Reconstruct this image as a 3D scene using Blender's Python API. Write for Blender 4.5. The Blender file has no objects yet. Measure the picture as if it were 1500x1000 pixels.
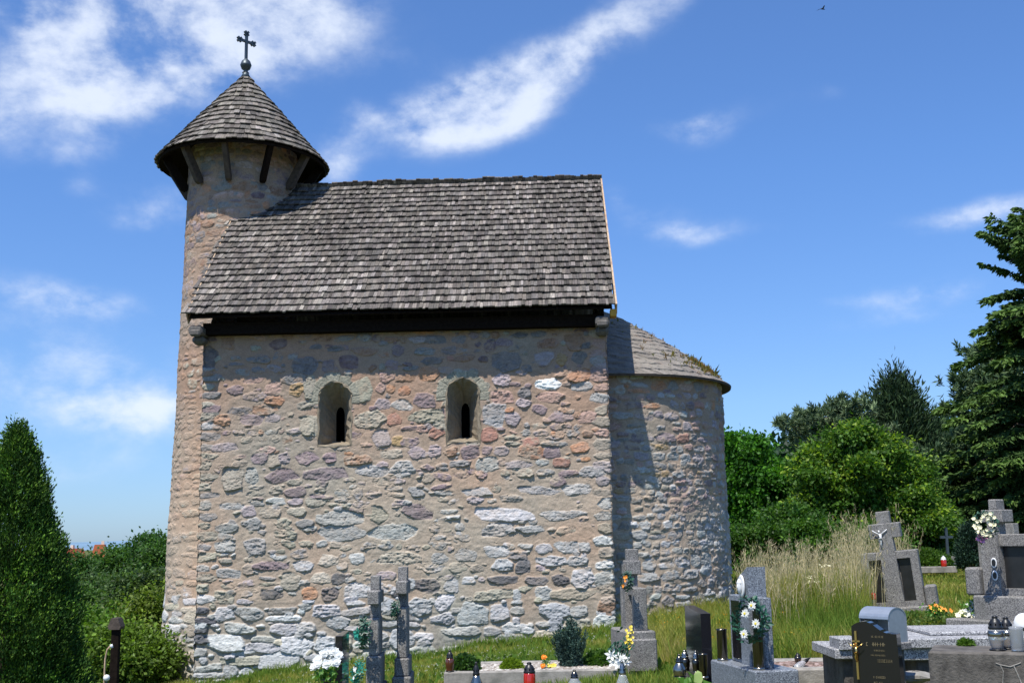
import bpy, math, random
import numpy as np
from mathutils import Vector, Matrix

random.seed(7)
RNG = np.random.default_rng(11)
S = bpy.context.scene
COL = S.collection
R = math.radians

# ------------------------------------------------------------------ camera, sky, sun, exposure
# eye at the world origin; +Y looks into the picture
FPX, PITCH, ROLL = 1659.0, 0.1712, 0.0173
def _cam_axes():
    c, s = math.cos(PITCH), math.sin(PITCH)
    fw = np.array([0, c, s]); up = np.array([0, -s, c]); rt = np.array([1., 0, 0])
    r2 = rt*math.cos(ROLL) - up*math.sin(ROLL)
    u2 = up*math.cos(ROLL) + rt*math.sin(ROLL)
    return fw, u2, r2
FW, UP, RT = _cam_axes()
cd = bpy.data.cameras.new('camera'); cam = bpy.data.objects.new('camera', cd); COL.objects.link(cam)
cd.sensor_width = 36; cd.lens = FPX/1500*36; cd.clip_start = .1; cd.clip_end = 20000
cam.matrix_world = Matrix(((RT[0], UP[0], -FW[0], 0), (RT[1], UP[1], -FW[1], 0), (RT[2], UP[2], -FW[2], 0), (0, 0, 0, 1)))
S.camera = cam

def ray(px, py):
    d = FW*FPX + RT*(px-750) - UP*(py-500)
    return d/np.linalg.norm(d)
def at(px, py, D):                       # point of the world at depth Y = D seen at that place of the photograph
    d = ray(px, py); return d*(D/d[1])

SUN_EL, SUN_AZ = R(63), R(27)            # azimuth to the left of the line from church to camera
AL = 0.0317                              # turn of the church
ax_a = np.array([math.cos(AL), -math.sin(AL), 0]); ax_b = np.array([math.sin(AL), math.cos(AL), 0])
hor = ax_b*math.cos(SUN_AZ) + ax_a*math.sin(SUN_AZ)          # the way the light travels, flat
ldir = Vector((hor[0]*math.cos(SUN_EL), hor[1]*math.cos(SUN_EL), -math.sin(SUN_EL)))
sl = bpy.data.lights.new('sun', 'SUN'); so = bpy.data.objects.new('sun', sl); COL.objects.link(so)
so.rotation_euler = ldir.to_track_quat('-Z', 'Y').to_euler()
sl.energy = 5.0; sl.angle = R(.53); sl.color = (1, .95, .87)
S.view_settings.view_transform = 'Standard'; S.view_settings.look = 'None'
S.view_settings.exposure = 0.3; S.view_settings.gamma = 1

W = bpy.data.worlds.new('World'); S.world = W; W.use_nodes = True
def build_sky():
    nt = W.node_tree; N = nt.nodes; L = nt.links; N.clear()
    def nd(t, **k):
        n = N.new(t)
        for a, v in k.items(): setattr(n, a, v)
        return n
    def m(op, a, b=None, c=None):
        n = nd('ShaderNodeMath', operation=op)
        for i, v in enumerate((a, b, c)):
            if v is None: continue
            if isinstance(v, (int, float)): n.inputs[i].default_value = v
            else: L.new(v, n.inputs[i])
        return n.outputs[0]
    sky = nd('ShaderNodeTexSky', sky_type='NISHITA', sun_disc=False, sun_elevation=SUN_EL,
             sun_rotation=math.atan2(-hor[0], -hor[1]), altitude=300, air_density=1.0, dust_density=.35, ozone_density=2.6)
    tc = nd('ShaderNodeTexCoord')
    G = tc.outputs['Generated']
    # the clouds: soft banks at fixed bearings, broken up by noise
    mp = nd('ShaderNodeMapping'); mp.inputs['Scale'].default_value = (1, 1, 1.5); L.new(G, mp.inputs[0])
    n1 = nd('ShaderNodeTexNoise'); n1.inputs['Scale'].default_value = 8.5; n1.inputs['Detail'].default_value = 8; n1.inputs['Roughness'].default_value = .56; n1.inputs['Distortion'].default_value = .3
    L.new(mp.outputs[0], n1.inputs[0])
    n2 = nd('ShaderNodeTexNoise'); n2.inputs['Scale'].default_value = 22; n2.inputs['Detail'].default_value = 9; n2.inputs['Roughness'].default_value = .6
    L.new(mp.outputs[0], n2.inputs[0])
    #        x    y    rx   ry  tilt  amount
    blobs = [(120, 125, 80, 55, 20, 1.1), (190, 60, 120, 65, 0, 1.05), (110, 10, 90, 45, 0, .75), (300, 25, 130, 60, 5, .85), (330, 75, 120, 55, 20, .6), (440, 25, 110, 45, 10, .75),
             (690, 165, 95, 42, 15, 1.0), (620, 180, 55, 28, 0, .75), (770, 115, 95, 36, 25, .95), (720, 150, 60, 40, 0, .6), (880, 50, 110, 32, 30, .55), (525, 170, 26, 20, 0, .6),
             (960, 15, 100, 26, 20, .4), (1034, 186, 34, 18, 0, .85), (950, 190, 60, 20, -15, .35), (1110, 150, 110, 26, 20, .22), (1020, 336, 55, 24, 0, .55), (945, 320, 36, 16, 20, .35),
             (900, 290, 26, 22, 0, .6), (1400, 322, 90, 18, 8, .75), (1480, 305, 50, 16, 8, .7), (1360, 430, 80, 20, 8, .9), (1420, 375, 60, 10, 0, .3), (1330, 470, 120, 12, 5, .3),
             (60, 425, 100, 24, -8, .8), (130, 445, 60, 16, -5, .5), (40, 470, 80, 18, 0, .45), (240, 295, 70, 32, 15, .6), (490, 240, 36, 34, 0, .9), (110, 225, 42, 16, 15, .42), (115, 272, 20, 14, 0, .5),
             (0, 170, 26, 48, 0, .55), (110, 575, 200, 26, -5, .5), (40, 520, 120, 22, 0, .4), (210, 610, 90, 24, 0, .5), (220, 540, 70, 22, 10, .3), (80, 690, 150, 20, 0, .3),
             (1130, 650, 110, 24, 5, .5), (1240, 440, 40, 8, 0, .28), (1150, 330, 60, 12, 0, .2), (1220, 135, 30, 12, 0, .25), (60, 600, 180, 40, 0, .34), (150, 515, 120, 26, 0, .34), (30, 680, 140, 40, 0, .3), (220, 620, 70, 30, 0, .35), (985, 345, 60, 16, 0, .45), (230, 330, 50, 20, 0, .4), (560, 90, 60, 20, 10, .25)]
    tot = None
    for (x, y, rx, ry, t, w) in blobs:
        c = ray(x, y); e1 = ray(x+1, y)-c; e1 /= np.linalg.norm(e1); e2 = ray(x, y-1)-c; e2 /= np.linalg.norm(e2)
        ct, st = math.cos(R(t)), math.sin(R(t))
        f1 = (e1*ct+e2*st)/(rx*1.25/FPX); f2 = (e2*ct-e1*st)/(ry*1.25/FPX)
        q = []
        for f in (f1, f2):
            dn = nd('ShaderNodeVectorMath', operation='DOT_PRODUCT'); L.new(G, dn.inputs[0]); dn.inputs[1].default_value = tuple(f)
            q.append(m('SUBTRACT', dn.outputs['Value'], float(np.dot(c, f))))
        r2 = m('MULTIPLY_ADD', q[0], q[0], m('MULTIPLY', q[1], q[1]))
        g = m('MULTIPLY', m('POWER', 2.718, m('MULTIPLY', r2, -1.0)), w)
        tot = g if tot is None else m('ADD', tot, g)
    fr = nd('ShaderNodeVectorMath', operation='DOT_PRODUCT'); L.new(G, fr.inputs[0]); fr.inputs[1].default_value = (0, 1, 0)
    tot = m('MULTIPLY', m('MINIMUM', tot, 1.25), m('GREATER_THAN', fr.outputs['Value'], 0))
    nz = m('ADD', m('MULTIPLY', m('SUBTRACT', n1.outputs[0], .5), 2.6), m('MULTIPLY', m('SUBTRACT', n2.outputs[0], .5), 1.7))
    dens = m('MULTIPLY', tot, m('ADD', .8, nz))
    dens = m('ADD', dens, m('MULTIPLY', m('MAXIMUM', m('SUBTRACT', n1.outputs[0], .5), 0), .25))
    mr = nd('ShaderNodeMapRange', interpolation_type='SMOOTHERSTEP'); mr.inputs[1].default_value = .10; mr.inputs[2].default_value = 1.6; mr.inputs[4].default_value = .84
    L.new(dens, mr.inputs[0])
    sep = nd('ShaderNodeSeparateXYZ'); L.new(G, sep.inputs[0])
    el = nd('ShaderNodeMapRange'); el.inputs[1].default_value = 0; el.inputs[2].default_value = .62; L.new(sep.outputs['Z'], el.inputs[0])
    cr = nd('ShaderNodeValToRGB'); e = cr.color_ramp.elements
    e[0].position = 0; e[0].color = (.68, .96, 1.55, 1); e[1].position = 1; e[1].color = (1.10, 1.48, 2.0, 1); k1 = e.new(.18); k1.color = (.92, 1.18, 1.60, 1); k2 = e.new(.5); k2.color = (.96, 1.34, 1.86, 1)
    L.new(el.outputs[0], cr.inputs[0])
    hs = nd('ShaderNodeMix', data_type='RGBA', blend_type='MULTIPLY'); hs.inputs['Factor'].default_value = 1; L.new(sky.outputs[0], hs.inputs['A']); L.new(cr.outputs[0], hs.inputs['B'])
    mix = nd('ShaderNodeMix', data_type='RGBA'); L.new(mr.outputs[0], mix.inputs['Factor'])
    L.new(hs.outputs['Result'], mix.inputs['A']); mix.inputs['B'].default_value = (9.4, 10.2, 11.6, 1)
    bg = nd('ShaderNodeBackground'); bg.inputs['Strength'].default_value = .079; L.new(mix.outputs['Result'], bg.inputs[0])
    out = nd('ShaderNodeOutputWorld'); L.new(bg.outputs[0], out.inputs[0])
build_sky()

# ------------------------------------------------------------------ materials
MATS = {}
def material(name, col=(.5, .5, .5), rough=.8, metal=0, spec=.5, noise=None, bump=None, attr=False, trans=0, alpha=1, coat=0, transl=0, speck=None, streak=None, transmission=0):
    """noise=(scale, amount)  bump=(scale, strength)  speck=(scale, dark colour, light colour)"""
    if name in MATS: return MATS[name]
    M = bpy.data.materials.new(name); M.use_nodes = True; MATS[name] = M
    nt = M.node_tree; N = nt.nodes; L = nt.links
    b = N['Principled BSDF']; tc = N.new('ShaderNodeTexCoord'); G = tc.outputs['Object']
    b.inputs['Roughness'].default_value = rough; b.inputs['Metallic'].default_value = metal
    b.inputs['Specular IOR Level'].default_value = spec; b.inputs['Coat Weight'].default_value = coat
    b.inputs['Transmission Weight'].default_value = transmission
    src = None
    if attr:
        a = N.new('ShaderNodeAttribute'); a.attribute_name = 'Col'; src = a.outputs['Color']
    def mixc(f, A, B, mode='MIX'):
        x = N.new('ShaderNodeMix'); x.data_type = 'RGBA'; x.blend_type = mode
        for s, v in (('Factor', f), ('A', A), ('B', B)):
            if isinstance(v, (int, float)): x.inputs[s].default_value = v
            elif isinstance(v, tuple): x.inputs[s].default_value = (*v[:3], 1)
            else: L.new(v, x.inputs[s])
        return x.outputs['Result']
    if speck:
        v = N.new('ShaderNodeTexVoronoi'); v.inputs['Scale'].default_value = speck[0]; L.new(G, v.inputs['Vector'])
        sp = N.new('ShaderNodeSeparateColor'); L.new(v.outputs['Color'], sp.inputs[0])
        cr = N.new('ShaderNodeValToRGB'); cr.color_ramp.interpolation = 'CONSTANT'
        e = cr.color_ramp.elements; e[0].color = (*speck[1], 1); e[0].position = 0; e[1].position = .3; e[1].color = (*col, 1)
        e2 = e.new(.72); e2.color = (*speck[2], 1); L.new(sp.outputs[0], cr.inputs[0]); src = cr.outputs[0]
    if noise:
        n = N.new('ShaderNodeTexNoise'); n.inputs['Scale'].default_value = noise[0]; n.inputs['Detail'].default_value = 7; n.inputs['Roughness'].default_value = .62
        L.new(G, n.inputs[0])
        mr = N.new('ShaderNodeMapRange'); mr.inputs[1].default_value = .3; mr.inputs[2].default_value = .7
        mr.inputs[3].default_value = 1-noise[1]; mr.inputs[4].default_value = 1+noise[1]; L.new(n.outputs[0], mr.inputs[0])
        src = mixc(1.0, src if src is not None else tuple(col), mr.outputs[0], 'MULTIPLY')
    if streak:                            # weathering: darker lichen or grime in patches
        n = N.new('ShaderNodeTexNoise'); n.inputs['Scale'].default_value = streak[0]; n.inputs['Detail'].default_value = 5
        mp = N.new('ShaderNodeMapping'); mp.inputs['Scale'].default_value = (1, 1, streak[3] if len(streak) > 3 else .35); L.new(G, mp.inputs[0]); L.new(mp.outputs[0], n.inputs[0])
        mr = N.new('ShaderNodeMapRange'); mr.inputs[1].default_value = .5; mr.inputs[2].default_value = .68; mr.inputs[4].default_value = streak[1]; L.new(n.outputs[0], mr.inputs[0])
        src = mixc(mr.outputs[0], src if src is not None else tuple(col), tuple(streak[2]))
    if src is not None: L.new(src, b.inputs['Base Color'])
    else: b.inputs['Base Color'].default_value = (*col, 1)
    if bump:
        n = N.new('ShaderNodeTexNoise'); n.inputs['Scale'].default_value = bump[0]; n.inputs['Detail'].default_value = 6; n.inputs['Roughness'].default_value = .65
        L.new(G, n.inputs[0])
        bp = N.new('ShaderNodeBump'); bp.inputs['Strength'].default_value = 1; bp.inputs['Distance'].default_value = bump[1]
        L.new(n.outputs[0], bp.inputs['Height']); L.new(bp.outputs[0], b.inputs['Normal'])
    if transl:
        t = N.new('ShaderNodeBsdfTranslucent'); ms = N.new('ShaderNodeMixShader'); ms.inputs[0].default_value = transl
        if src is not None:
            L.new(mixc(1.0, src, (1.15, 1.25, .55), 'MULTIPLY'), t.inputs[0])
        else: t.inputs[0].default_value = (*col, 1)
        L.new(b.outputs[0], ms.inputs[1]); L.new(t.outputs[0], ms.inputs[2]); L.new(ms.outputs[0], N['Material Output'].inputs[0])
    return M

m_stone = material('rubble masonry', attr=True, rough=.92, spec=.2, noise=(46, .20), bump=(70, .004))
def _facets(M):
    nt = M.node_tree; N = nt.nodes; L = nt.links; b = N['Principled BSDF']; bp0 = b.inputs['Normal'].links[0].from_node
    tc = N.new('ShaderNodeTexCoord'); mp = N.new('ShaderNodeMapping'); mp.inputs['Scale'].default_value = (1, 1, 1.7); L.new(tc.outputs['Object'], mp.inputs[0])
    ns = N.new('ShaderNodeTexNoise'); ns.inputs['Scale'].default_value = 9; L.new(mp.outputs[0], ns.inputs[0])
    ad = N.new('ShaderNodeVectorMath'); ad.operation = 'MULTIPLY_ADD'; ad.inputs[1].default_value = (.12, .12, .12); L.new(ns.outputs['Color'], ad.inputs[0]); L.new(mp.outputs[0], ad.inputs[2])
    v = N.new('ShaderNodeTexVoronoi'); v.inputs['Scale'].default_value = 17; L.new(ad.outputs[0], v.inputs['Vector'])
    n = N.new('ShaderNodeTexNoise'); n.inputs['Scale'].default_value = 24; n.inputs['Detail'].default_value = 5; n.inputs['Roughness'].default_value = .7; L.new(mp.outputs[0], n.inputs[0])
    a = N.new('ShaderNodeMath'); a.operation = 'ADD'; L.new(v.outputs['Distance'], a.inputs[0]); L.new(n.outputs[0], a.inputs[1])
    at_ = N.new('ShaderNodeAttribute'); at_.attribute_name = 'Col'; mk = N.new('ShaderNodeMath'); mk.operation = 'MULTIPLY'; L.new(a.outputs[0], mk.inputs[0]); L.new(at_.outputs['Alpha'], mk.inputs[1])
    b2 = N.new('ShaderNodeBump'); b2.inputs['Distance'].default_value = .006; L.new(mk.outputs[0], b2.inputs['Height']); L.new(bp0.outputs[0], b2.inputs['Normal']); L.new(b2.outputs[0], b.inputs['Normal'])
_facets(m_stone)
m_shingle = material('weathered shingles', attr=True, rough=.85, spec=.25, noise=(30, .2), bump=(60, .003))
def _grain(M):                            # split-wood grain running down the slope
    nt = M.node_tree; N = nt.nodes; L = nt.links; b = N['Principled BSDF']; old = b.inputs['Base Color'].links[0].from_socket
    tc = N.new('ShaderNodeTexCoord'); mp = N.new('ShaderNodeMapping'); mp.inputs['Scale'].default_value = (1, .06, .06); L.new(tc.outputs['Object'], mp.inputs[0])
    n = N.new('ShaderNodeTexNoise'); n.inputs['Scale'].default_value = 70; n.inputs['Detail'].default_value = 4; L.new(mp.outputs[0], n.inputs[0])
    mr = N.new('ShaderNodeMapRange'); mr.inputs[1].default_value = .3; mr.inputs[2].default_value = .7; mr.inputs[3].default_value = .62; mr.inputs[4].default_value = 1.4; L.new(n.outputs[0], mr.inputs[0])
    x = N.new('ShaderNodeMix'); x.data_type = 'RGBA'; x.blend_type = 'MULTIPLY'; x.inputs['Factor'].default_value = 1; L.new(old, x.inputs['A']); L.new(mr.outputs[0], x.inputs['B']); L.new(x.outputs['Result'], b.inputs['Base Color'])
_grain(m_shingle)
m_leaf = material('foliage', attr=True, rough=.5, spec=.3, transl=.44)
m_needle = material('needles', attr=True, rough=.65, spec=.2, transl=.12)
m_grass = material('grass blades', attr=True, rough=.7, spec=.2, transl=.42)
m_bark = material('bark', (.11, .08, .055), .95, noise=(12, .4), bump=(25, .01))
m_darkwood = material('dark and shaded wood', (.014, .010, .008), 1, spec=.05, noise=(20, .4), bump=(40, .003))  # blackened to put the overhang shade into the colour; also on the dark post
m_oldwood = material('old grey wood', (.07, .052, .04), .85, noise=(16, .4), bump=(40, .003))
m_newwood = material('pale verge wood', (.46, .33, .21), .75, noise=(14, .3), bump=(30, .002), streak=(6, .8, (.25, .12, .07)))
m_yellow = material('ochre board', (.5, .26, .02), .6, noise=(12, .15))
m_iron = material('grey painted iron', (.07, .09, .1), .45, metal=.5, noise=(30, .3))
m_corbel = material('carved grey stone', (.12, .11, .10), .9, noise=(20, .35), bump=(40, .006))
m_plaster = material('lime plaster', (.25, .205, .145), .95, noise=(14, .2), bump=(40, .006), streak=(7, .5, (.25, .22, .17), 1))
m_blackvoid = material('dark inside', (.004, .004, .004), 1, spec=0)
m_terr = material('terrazzo concrete', (.20, .19, .178), .9, speck=(190, (.07, .067, .065), (.33, .315, .29)), noise=(5, .2), bump=(120, .003), streak=(4, .5, (.12, .12, .1)))
m_terrl = material('light terrazzo', (.3, .3, .3), .85, speck=(150, (.1, .1, .11), (.5, .5, .5)), noise=(5, .15), bump=(120, .002))
m_granite = material('grey granite', (.17, .185, .21), .45, speck=(230, (.06, .07, .085), (.33, .36, .39)), noise=(6, .1))
m_granited = material('polished dark granite', (.05, .06, .075), .16, speck=(250, (.03, .035, .045), (.12, .14, .17)))
m_black = material('polished black granite', (.012, .012, .014), .08, spec=.6)
m_blackm = material('black stone panel', (.02, .02, .02), .3, noise=(10, .3))
m_conc = material('weathered concrete', (.10, .09, .078), .95, noise=(9, .6), bump=(50, .010), streak=(9, .7, (.17, .155, .135), .22))
m_concl = material('pale curb concrete', (.3, .28, .25), .95, noise=(9, .3), bump=(60, .006), streak=(6, .6, (.12, .12, .1), 1))
m_steel = material('steel', (.34, .32, .28), .24, metal=1)
m_dsteel = material('dark steel', (.12, .11, .095), .26, metal=1)
m_tin = material('grey sheet metal', (.35, .39, .44), .45, metal=.55, noise=(20, .1))
m_blackpl = material('black plastic', (.012, .012, .012), .4)
m_glass = material('clear glass', (.8, .83, .85), .06, spec=.6, transmission=.75)
m_redglass = material('red glass', (.42, .02, .01), .15, coat=.5)
m_amber = material('amber candle glass', (.22, .11, .03), .15, coat=.5)
m_browngl = material('brown glass', (.09, .03, .015), .15, coat=.5)
m_wax = material('white wax', (.75, .72, .66), .5)
m_petal = material('white petals', (.82, .83, .8), .6, transl=.15)
m_cream = material('cream petals', (.8, .76, .5), .6)
m_pink = material('pink petals', (.75, .28, .5), .6)
m_orange = material('orange petals', (.85, .3, .03), .6)
m_yel = material('yellow petals', (.8, .62, .08), .6)
m_red = material('red plastic', (.5, .02, .02), .35)
m_gleaf = material('artificial leaves', (.02, .085, .05), .5, noise=(20, .4))
m_gleaf2 = material('fresh green leaves', (.1, .24, .03), .45, noise=(10, .3), transl=.3)
m_pale = material('pale leaf', (.38, .5, .16), .5, noise=(10, .15), transl=.3)
m_tealleaf = material('teal foil leaves', (.02, .2, .14), .4, noise=(20, .4))
m_gold = material('gilt metal', (.75, .48, .16), .28, metal=1)
m_gilt = material('gilt lettering', (.24, .19, .10), .5, metal=.3)
m_white = material('white enamel', (.75, .75, .74), .4)
m_roofred = material('clay roof tiles', (.5, .13, .05), .8, noise=(1.5, .2))
m_render = material('cream render', (.6, .55, .45), .9)
m_gravel = material('grave gravel', (.4, .36, .31), .95, speck=(35, (.22, .18, .15), (.6, .57, .52)), bump=(40, .02))
m_bristle = material('reddish gravel', (.24, .16, .13), .95, speck=(40, (.12, .08, .06), (.4, .3, .27)), bump=(40, .02))

# ------------------------------------------------------------------ mesh helpers
def link(o, parent=None):
    COL.objects.link(o)
    if parent is not None: o.parent = parent
    return o
def mesh_np(name, V, F, mat, parent=None, color=None, smooth=False):
    V = np.ascontiguousarray(V, np.float32); F = np.ascontiguousarray(F, np.int32)
    me = bpy.data.meshes.new(name); n = F.shape[1]
    me.vertices.add(len(V)); me.vertices.foreach_set('co', V.ravel())
    me.loops.add(F.size); me.loops.foreach_set('vertex_index', F.ravel())
    me.polygons.add(len(F)); me.polygons.foreach_set('loop_start', np.arange(0, F.size, n, dtype=np.int32))
    if color is not None:
        a = me.color_attributes.new('Col', 'FLOAT_COLOR', 'POINT')
        c = np.ones((len(V), 4), np.float32); c[:, :color.shape[1]] = color; a.data.foreach_set('color', c.ravel())
    me.update(calc_edges=True)
    me.polygons.foreach_set('use_smooth', np.full(len(F), smooth)); me.materials.append(mat)
    return link(bpy.data.objects.new(name, me), parent)

class MB:
    def __init__(s): s.v = []; s.f = []
    def add(s, vs, fs):
        n = len(s.v); s.v += [tuple(map(float, v)) for v in vs]; s.f += [tuple(n+i for i in f) for f in fs]; return s
    def box(s, c, d, rot=None, taper=1, bev=0):
        x, y, z = d[0]/2, d[1]/2, d[2]/2
        if bev:
            b = min(bev, x*.9, y*.9, z*.9)
            P = []
            for sx in (-1, 1):
                for sy in (-1, 1):
                    for sz in (-1, 1):
                        P += [(sx*x, sy*(y-b), sz*(z-b)), (sx*(x-b), sy*y, sz*(z-b)), (sx*(x-b), sy*(y-b), sz*z)]
            idx = lambda a, b_, c_, k: (a*4+b_*2+c_)*3+k
            F = []
            F += [(idx(0,0,0,0), idx(0,0,1,0), idx(0,1,1,0), idx(0,1,0,0)), (idx(1,0,0,0), idx(1,1,0,0), idx(1,1,1,0), idx(1,0,1,0))]
            F += [(idx(0,0,0,1), idx(1,0,0,1), idx(1,0,1,1), idx(0,0,1,1)), (idx(0,1,0,1), idx(0,1,1,1), idx(1,1,1,1), idx(1,1,0,1))]
            F += [(idx(0,0,0,2), idx(0,1,0,2), idx(1,1,0,2), idx(1,0,0,2)), (idx(0,0,1,2), idx(1,0,1,2), idx(1,1,1,2), idx(0,1,1,2))]
            for a in (0, 1):
                for b_ in (0, 1):
                    F.append((idx(a,b_,0,0), idx(a,b_,1,0), idx(a,b_,1,1), idx(a,b_,0,1)))
                    F.append((idx(a,0,b_,0), idx(a,1,b_,0), idx(a,1,b_,2), idx(a,0,b_,2)))
                    F.append((idx(0,a,b_,1), idx(1,a,b_,1), idx(1,a,b_,2), idx(0,a,b_,2)))
                    for c_ in (0, 1): F.append((idx(a,b_,c_,0), idx(a,b_,c_,1), idx(a,b_,c_,2)))
        else:
            P = [(sx*x*(taper if sz > 0 else 1), sy*y*(taper if sz > 0 else 1), sz*z) for sx in (-1, 1) for sy in (-1, 1) for sz in (-1, 1)]
            F = [(0,1,3,2), (4,6,7,5), (0,4,5,1), (2,3,7,6), (0,2,6,4), (1,5,7,3)]
        if rot is not None:
            Rm = rot if isinstance(rot, Matrix) else Matrix.Rotation(rot, 3, 'Z')
            P = [tuple(Rm @ Vector(p)) for p in P]
        return s.add([(p[0]+c[0], p[1]+c[1], p[2]+c[2]) for p in P], F)
    def tube(s, path, rad, n=8, cap=True):
        path = [Vector(p) for p in path]; rad = [rad]*len(path) if isinstance(rad, (int, float)) else rad
        rings = []; up = None
        for i, p in enumerate(path):
            t = (path[min(i+1, len(path)-1)]-path[max(i-1, 0)]).normalized()
            if up is None or abs(up.dot(t)) > .98: up = Vector((0, 0, 1)) if abs(t.z) < .9 else Vector((1, 0, 0))
            a = t.cross(up).normalized(); b = t.cross(a)
            rings.append([p+(a*math.cos(2*math.pi*k/n)+b*math.sin(2*math.pi*k/n))*rad[i] for k in range(n)])
        vs = [v for r in rings for v in r]; fs = []
        for i in range(len(path)-1):
            for k in range(n): fs.append((i*n+k, i*n+(k+1) % n, (i+1)*n+(k+1) % n, (i+1)*n+k))
        if cap: fs += [tuple(range(n))[::-1], tuple((len(path)-1)*n+k for k in range(n))]
        return s.add(vs, fs)
    def lathe(s, prof, c=(0, 0, 0), n=20, axis=None):
        vs = []; fs = []
        for r, z in prof:
            for k in range(n):
                p = Vector((r*math.cos(2*math.pi*k/n), r*math.sin(2*math.pi*k/n), z))
                if axis is not None: p = axis @ p
                vs.append((p.x+c[0], p.y+c[1], p.z+c[2]))
        for i in range(len(prof)-1):
            for k in range(n): fs.append((i*n+k, i*n+(k+1) % n, (i+1)*n+(k+1) % n, (i+1)*n+k))
        fs += [tuple(range(n))[::-1], tuple((len(prof)-1)*n+k for k in range(n))]
        return s.add(vs, fs)
    def prism(s, poly, t0, t1, plane='yz'):
        n = len(poly)
        f = {'yz': lambda p, t: (t, p[0], p[1]), 'xz': lambda p, t: (p[0], t, p[1]), 'xy': lambda p, t: (p[0], p[1], t)}[plane]
        vs = [f(p, t0) for p in poly]+[f(p, t1) for p in poly]
        return s.add(vs, [tuple(range(n))[::-1], tuple(range(n, 2*n))]+[(i, (i+1) % n, n+(i+1) % n, n+i) for i in range(n)])
    def blob(s, c, r, n=8, jit=0):
        pr = []
        vs = []; fs = []; m_ = n//2+1
        for i in range(m_):
            th = math.pi*i/(m_-1)
            for k in range(n):
                j = 1+random.uniform(-jit, jit)
                vs.append((c[0]+r[0]*math.sin(th)*math.cos(2*math.pi*k/n)*j, c[1]+r[1]*math.sin(th)*math.sin(2*math.pi*k/n)*j, c[2]+r[2]*math.cos(th)*j))
        for i in range(m_-1):
            for k in range(n): fs.append((i*n+k, (i+1)*n+k, (i+1)*n+(k+1) % n, i*n+(k+1) % n))
        return s.add(vs, fs)
    def petals(s, c, d, r, n=6, cup=.3, wid=.45, phase=0):
        d = Vector(d).normalized(); a = d.orthogonal().normalized(); b = d.cross(a); c = Vector(c)
        for k in range(n):
            t = 2*math.pi*k/n+phase+random.uniform(-.15, .15); u = a*math.cos(t)+b*math.sin(t); w = a*-math.sin(t)+b*math.cos(t)
            rr = r*random.uniform(.85, 1.1)
            p0 = c; p1 = c+u*rr*.55+d*cup*rr*.7+w*rr*wid; p2 = c+u*rr+d*cup*rr*.8; p3 = c+u*rr*.55+d*cup*rr*.7-w*rr*wid
            s.add([p0, p1, p2, p3], [(0, 1, 2, 3)])
        return s
    def build(s, name, mat, parent=None, smooth=False, bevel=0):
        me = bpy.data.meshes.new(name); me.from_pydata(s.v, [], s.f); me.update(); me.materials.append(mat)
        if smooth: me.polygons.foreach_set('use_smooth', np.full(len(me.polygons), True))
        o = link(bpy.data.objects.new(name, me), parent)
        return o

def tag(o, label=None, cat=None, group=None, kind=None):
    if label: o['label'] = label
    if cat: o['category'] = cat
    if group: o['group'] = group
    if kind: o['kind'] = kind
    return o
def thing(name, label, cat, loc, rz=0, group=None, tilt=(0, 0)):
    o = link(bpy.data.objects.new(name, None)); o.empty_display_size = .2
    o.location = tuple(map(float, loc)); o.rotation_euler = (tilt[0], tilt[1], rz)
    return tag(o, label, cat, group)

# ---- value noise on arrays
def _h(ix, iy, seed):
    n = (ix.astype(np.int64)*374761393 + iy.astype(np.int64)*668265263 + seed*1442695041) & 0xffffffff
    n = ((n ^ (n >> 13))*1274126177) & 0xffffffff
    return ((n ^ (n >> 16)) & 0xffff)/65535.0
def vn(x, y, seed=0):
    x0 = np.floor(x); y0 = np.floor(y); fx = x-x0; fy = y-y0; fx = fx*fx*(3-2*fx); fy = fy*fy*(3-2*fy)
    a = _h(x0, y0, seed); b = _h(x0+1, y0, seed); c = _h(x0, y0+1, seed); d = _h(x0+1, y0+1, seed)
    return a*(1-fx)*(1-fy)+b*fx*(1-fy)+c*(1-fx)*fy+d*fx*fy
def fbm(x, y, seed=0, o=4, g=.5):
    r = 0; w = 1; t = 0
    for i in range(o): r = r+w*vn(x*2**i+i*17.3, y*2**i+i*9.1, seed+i); t += w; w *= g
    return r/t

# ------------------------------------------------------------------ the ground
CP = np.array([(-5.4,19.4,-2.36),(-7,19.5,-2.9),(-9,19,-3.8),(-3.5,19.2,-2.14),(-2,19.3,-1.97),(0,19.1,-1.75),(1.6,19,-1.56),(4,21,-1.4),(0,13,-1.62),(-2,11,-1.75),(-5,11,-2.15),
    (1.5,12.5,-1.5),(3,12,-1.32),(5,15,-1.15),(6,13,-1.1),(7,20,-1.05),(10,30,-.92),(5,30,-1.1),(0,5,-1.6),(0,0,-1.6),(5,6,-1.2),(3,8,-1.38),(-12,20,-5.4),(-16,30,-9),(-9,30,-6),(-8,45,-10),
    (-30,60,-16),(1,40,-2.5),(15,50,-.3),(30,60,1.5),(20,30,0),(12,12,-.6),(-30,20,-11),(-12,8,-4),(0,80,-4),(40,100,2),(-50,120,-22),(10,18,-.95),(6,24,-1.0)])
def zg(x, y):
    x = np.asarray(x, float); y = np.asarray(y, float)
    s = 0; t = 0
    for cx, cy, cz in CP:
        w = 1/(((x-cx)**2+(y-cy)**2)+.35)**1.7; s = s+w*cz; t = t+w
    far = np.clip((np.hypot(x, y)-110)/300, 0, 1)
    return s/t*(1-far)+far*(-24)
def gz(x, y): return float(zg(np.array([x]), np.array([y]))[0])

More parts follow.
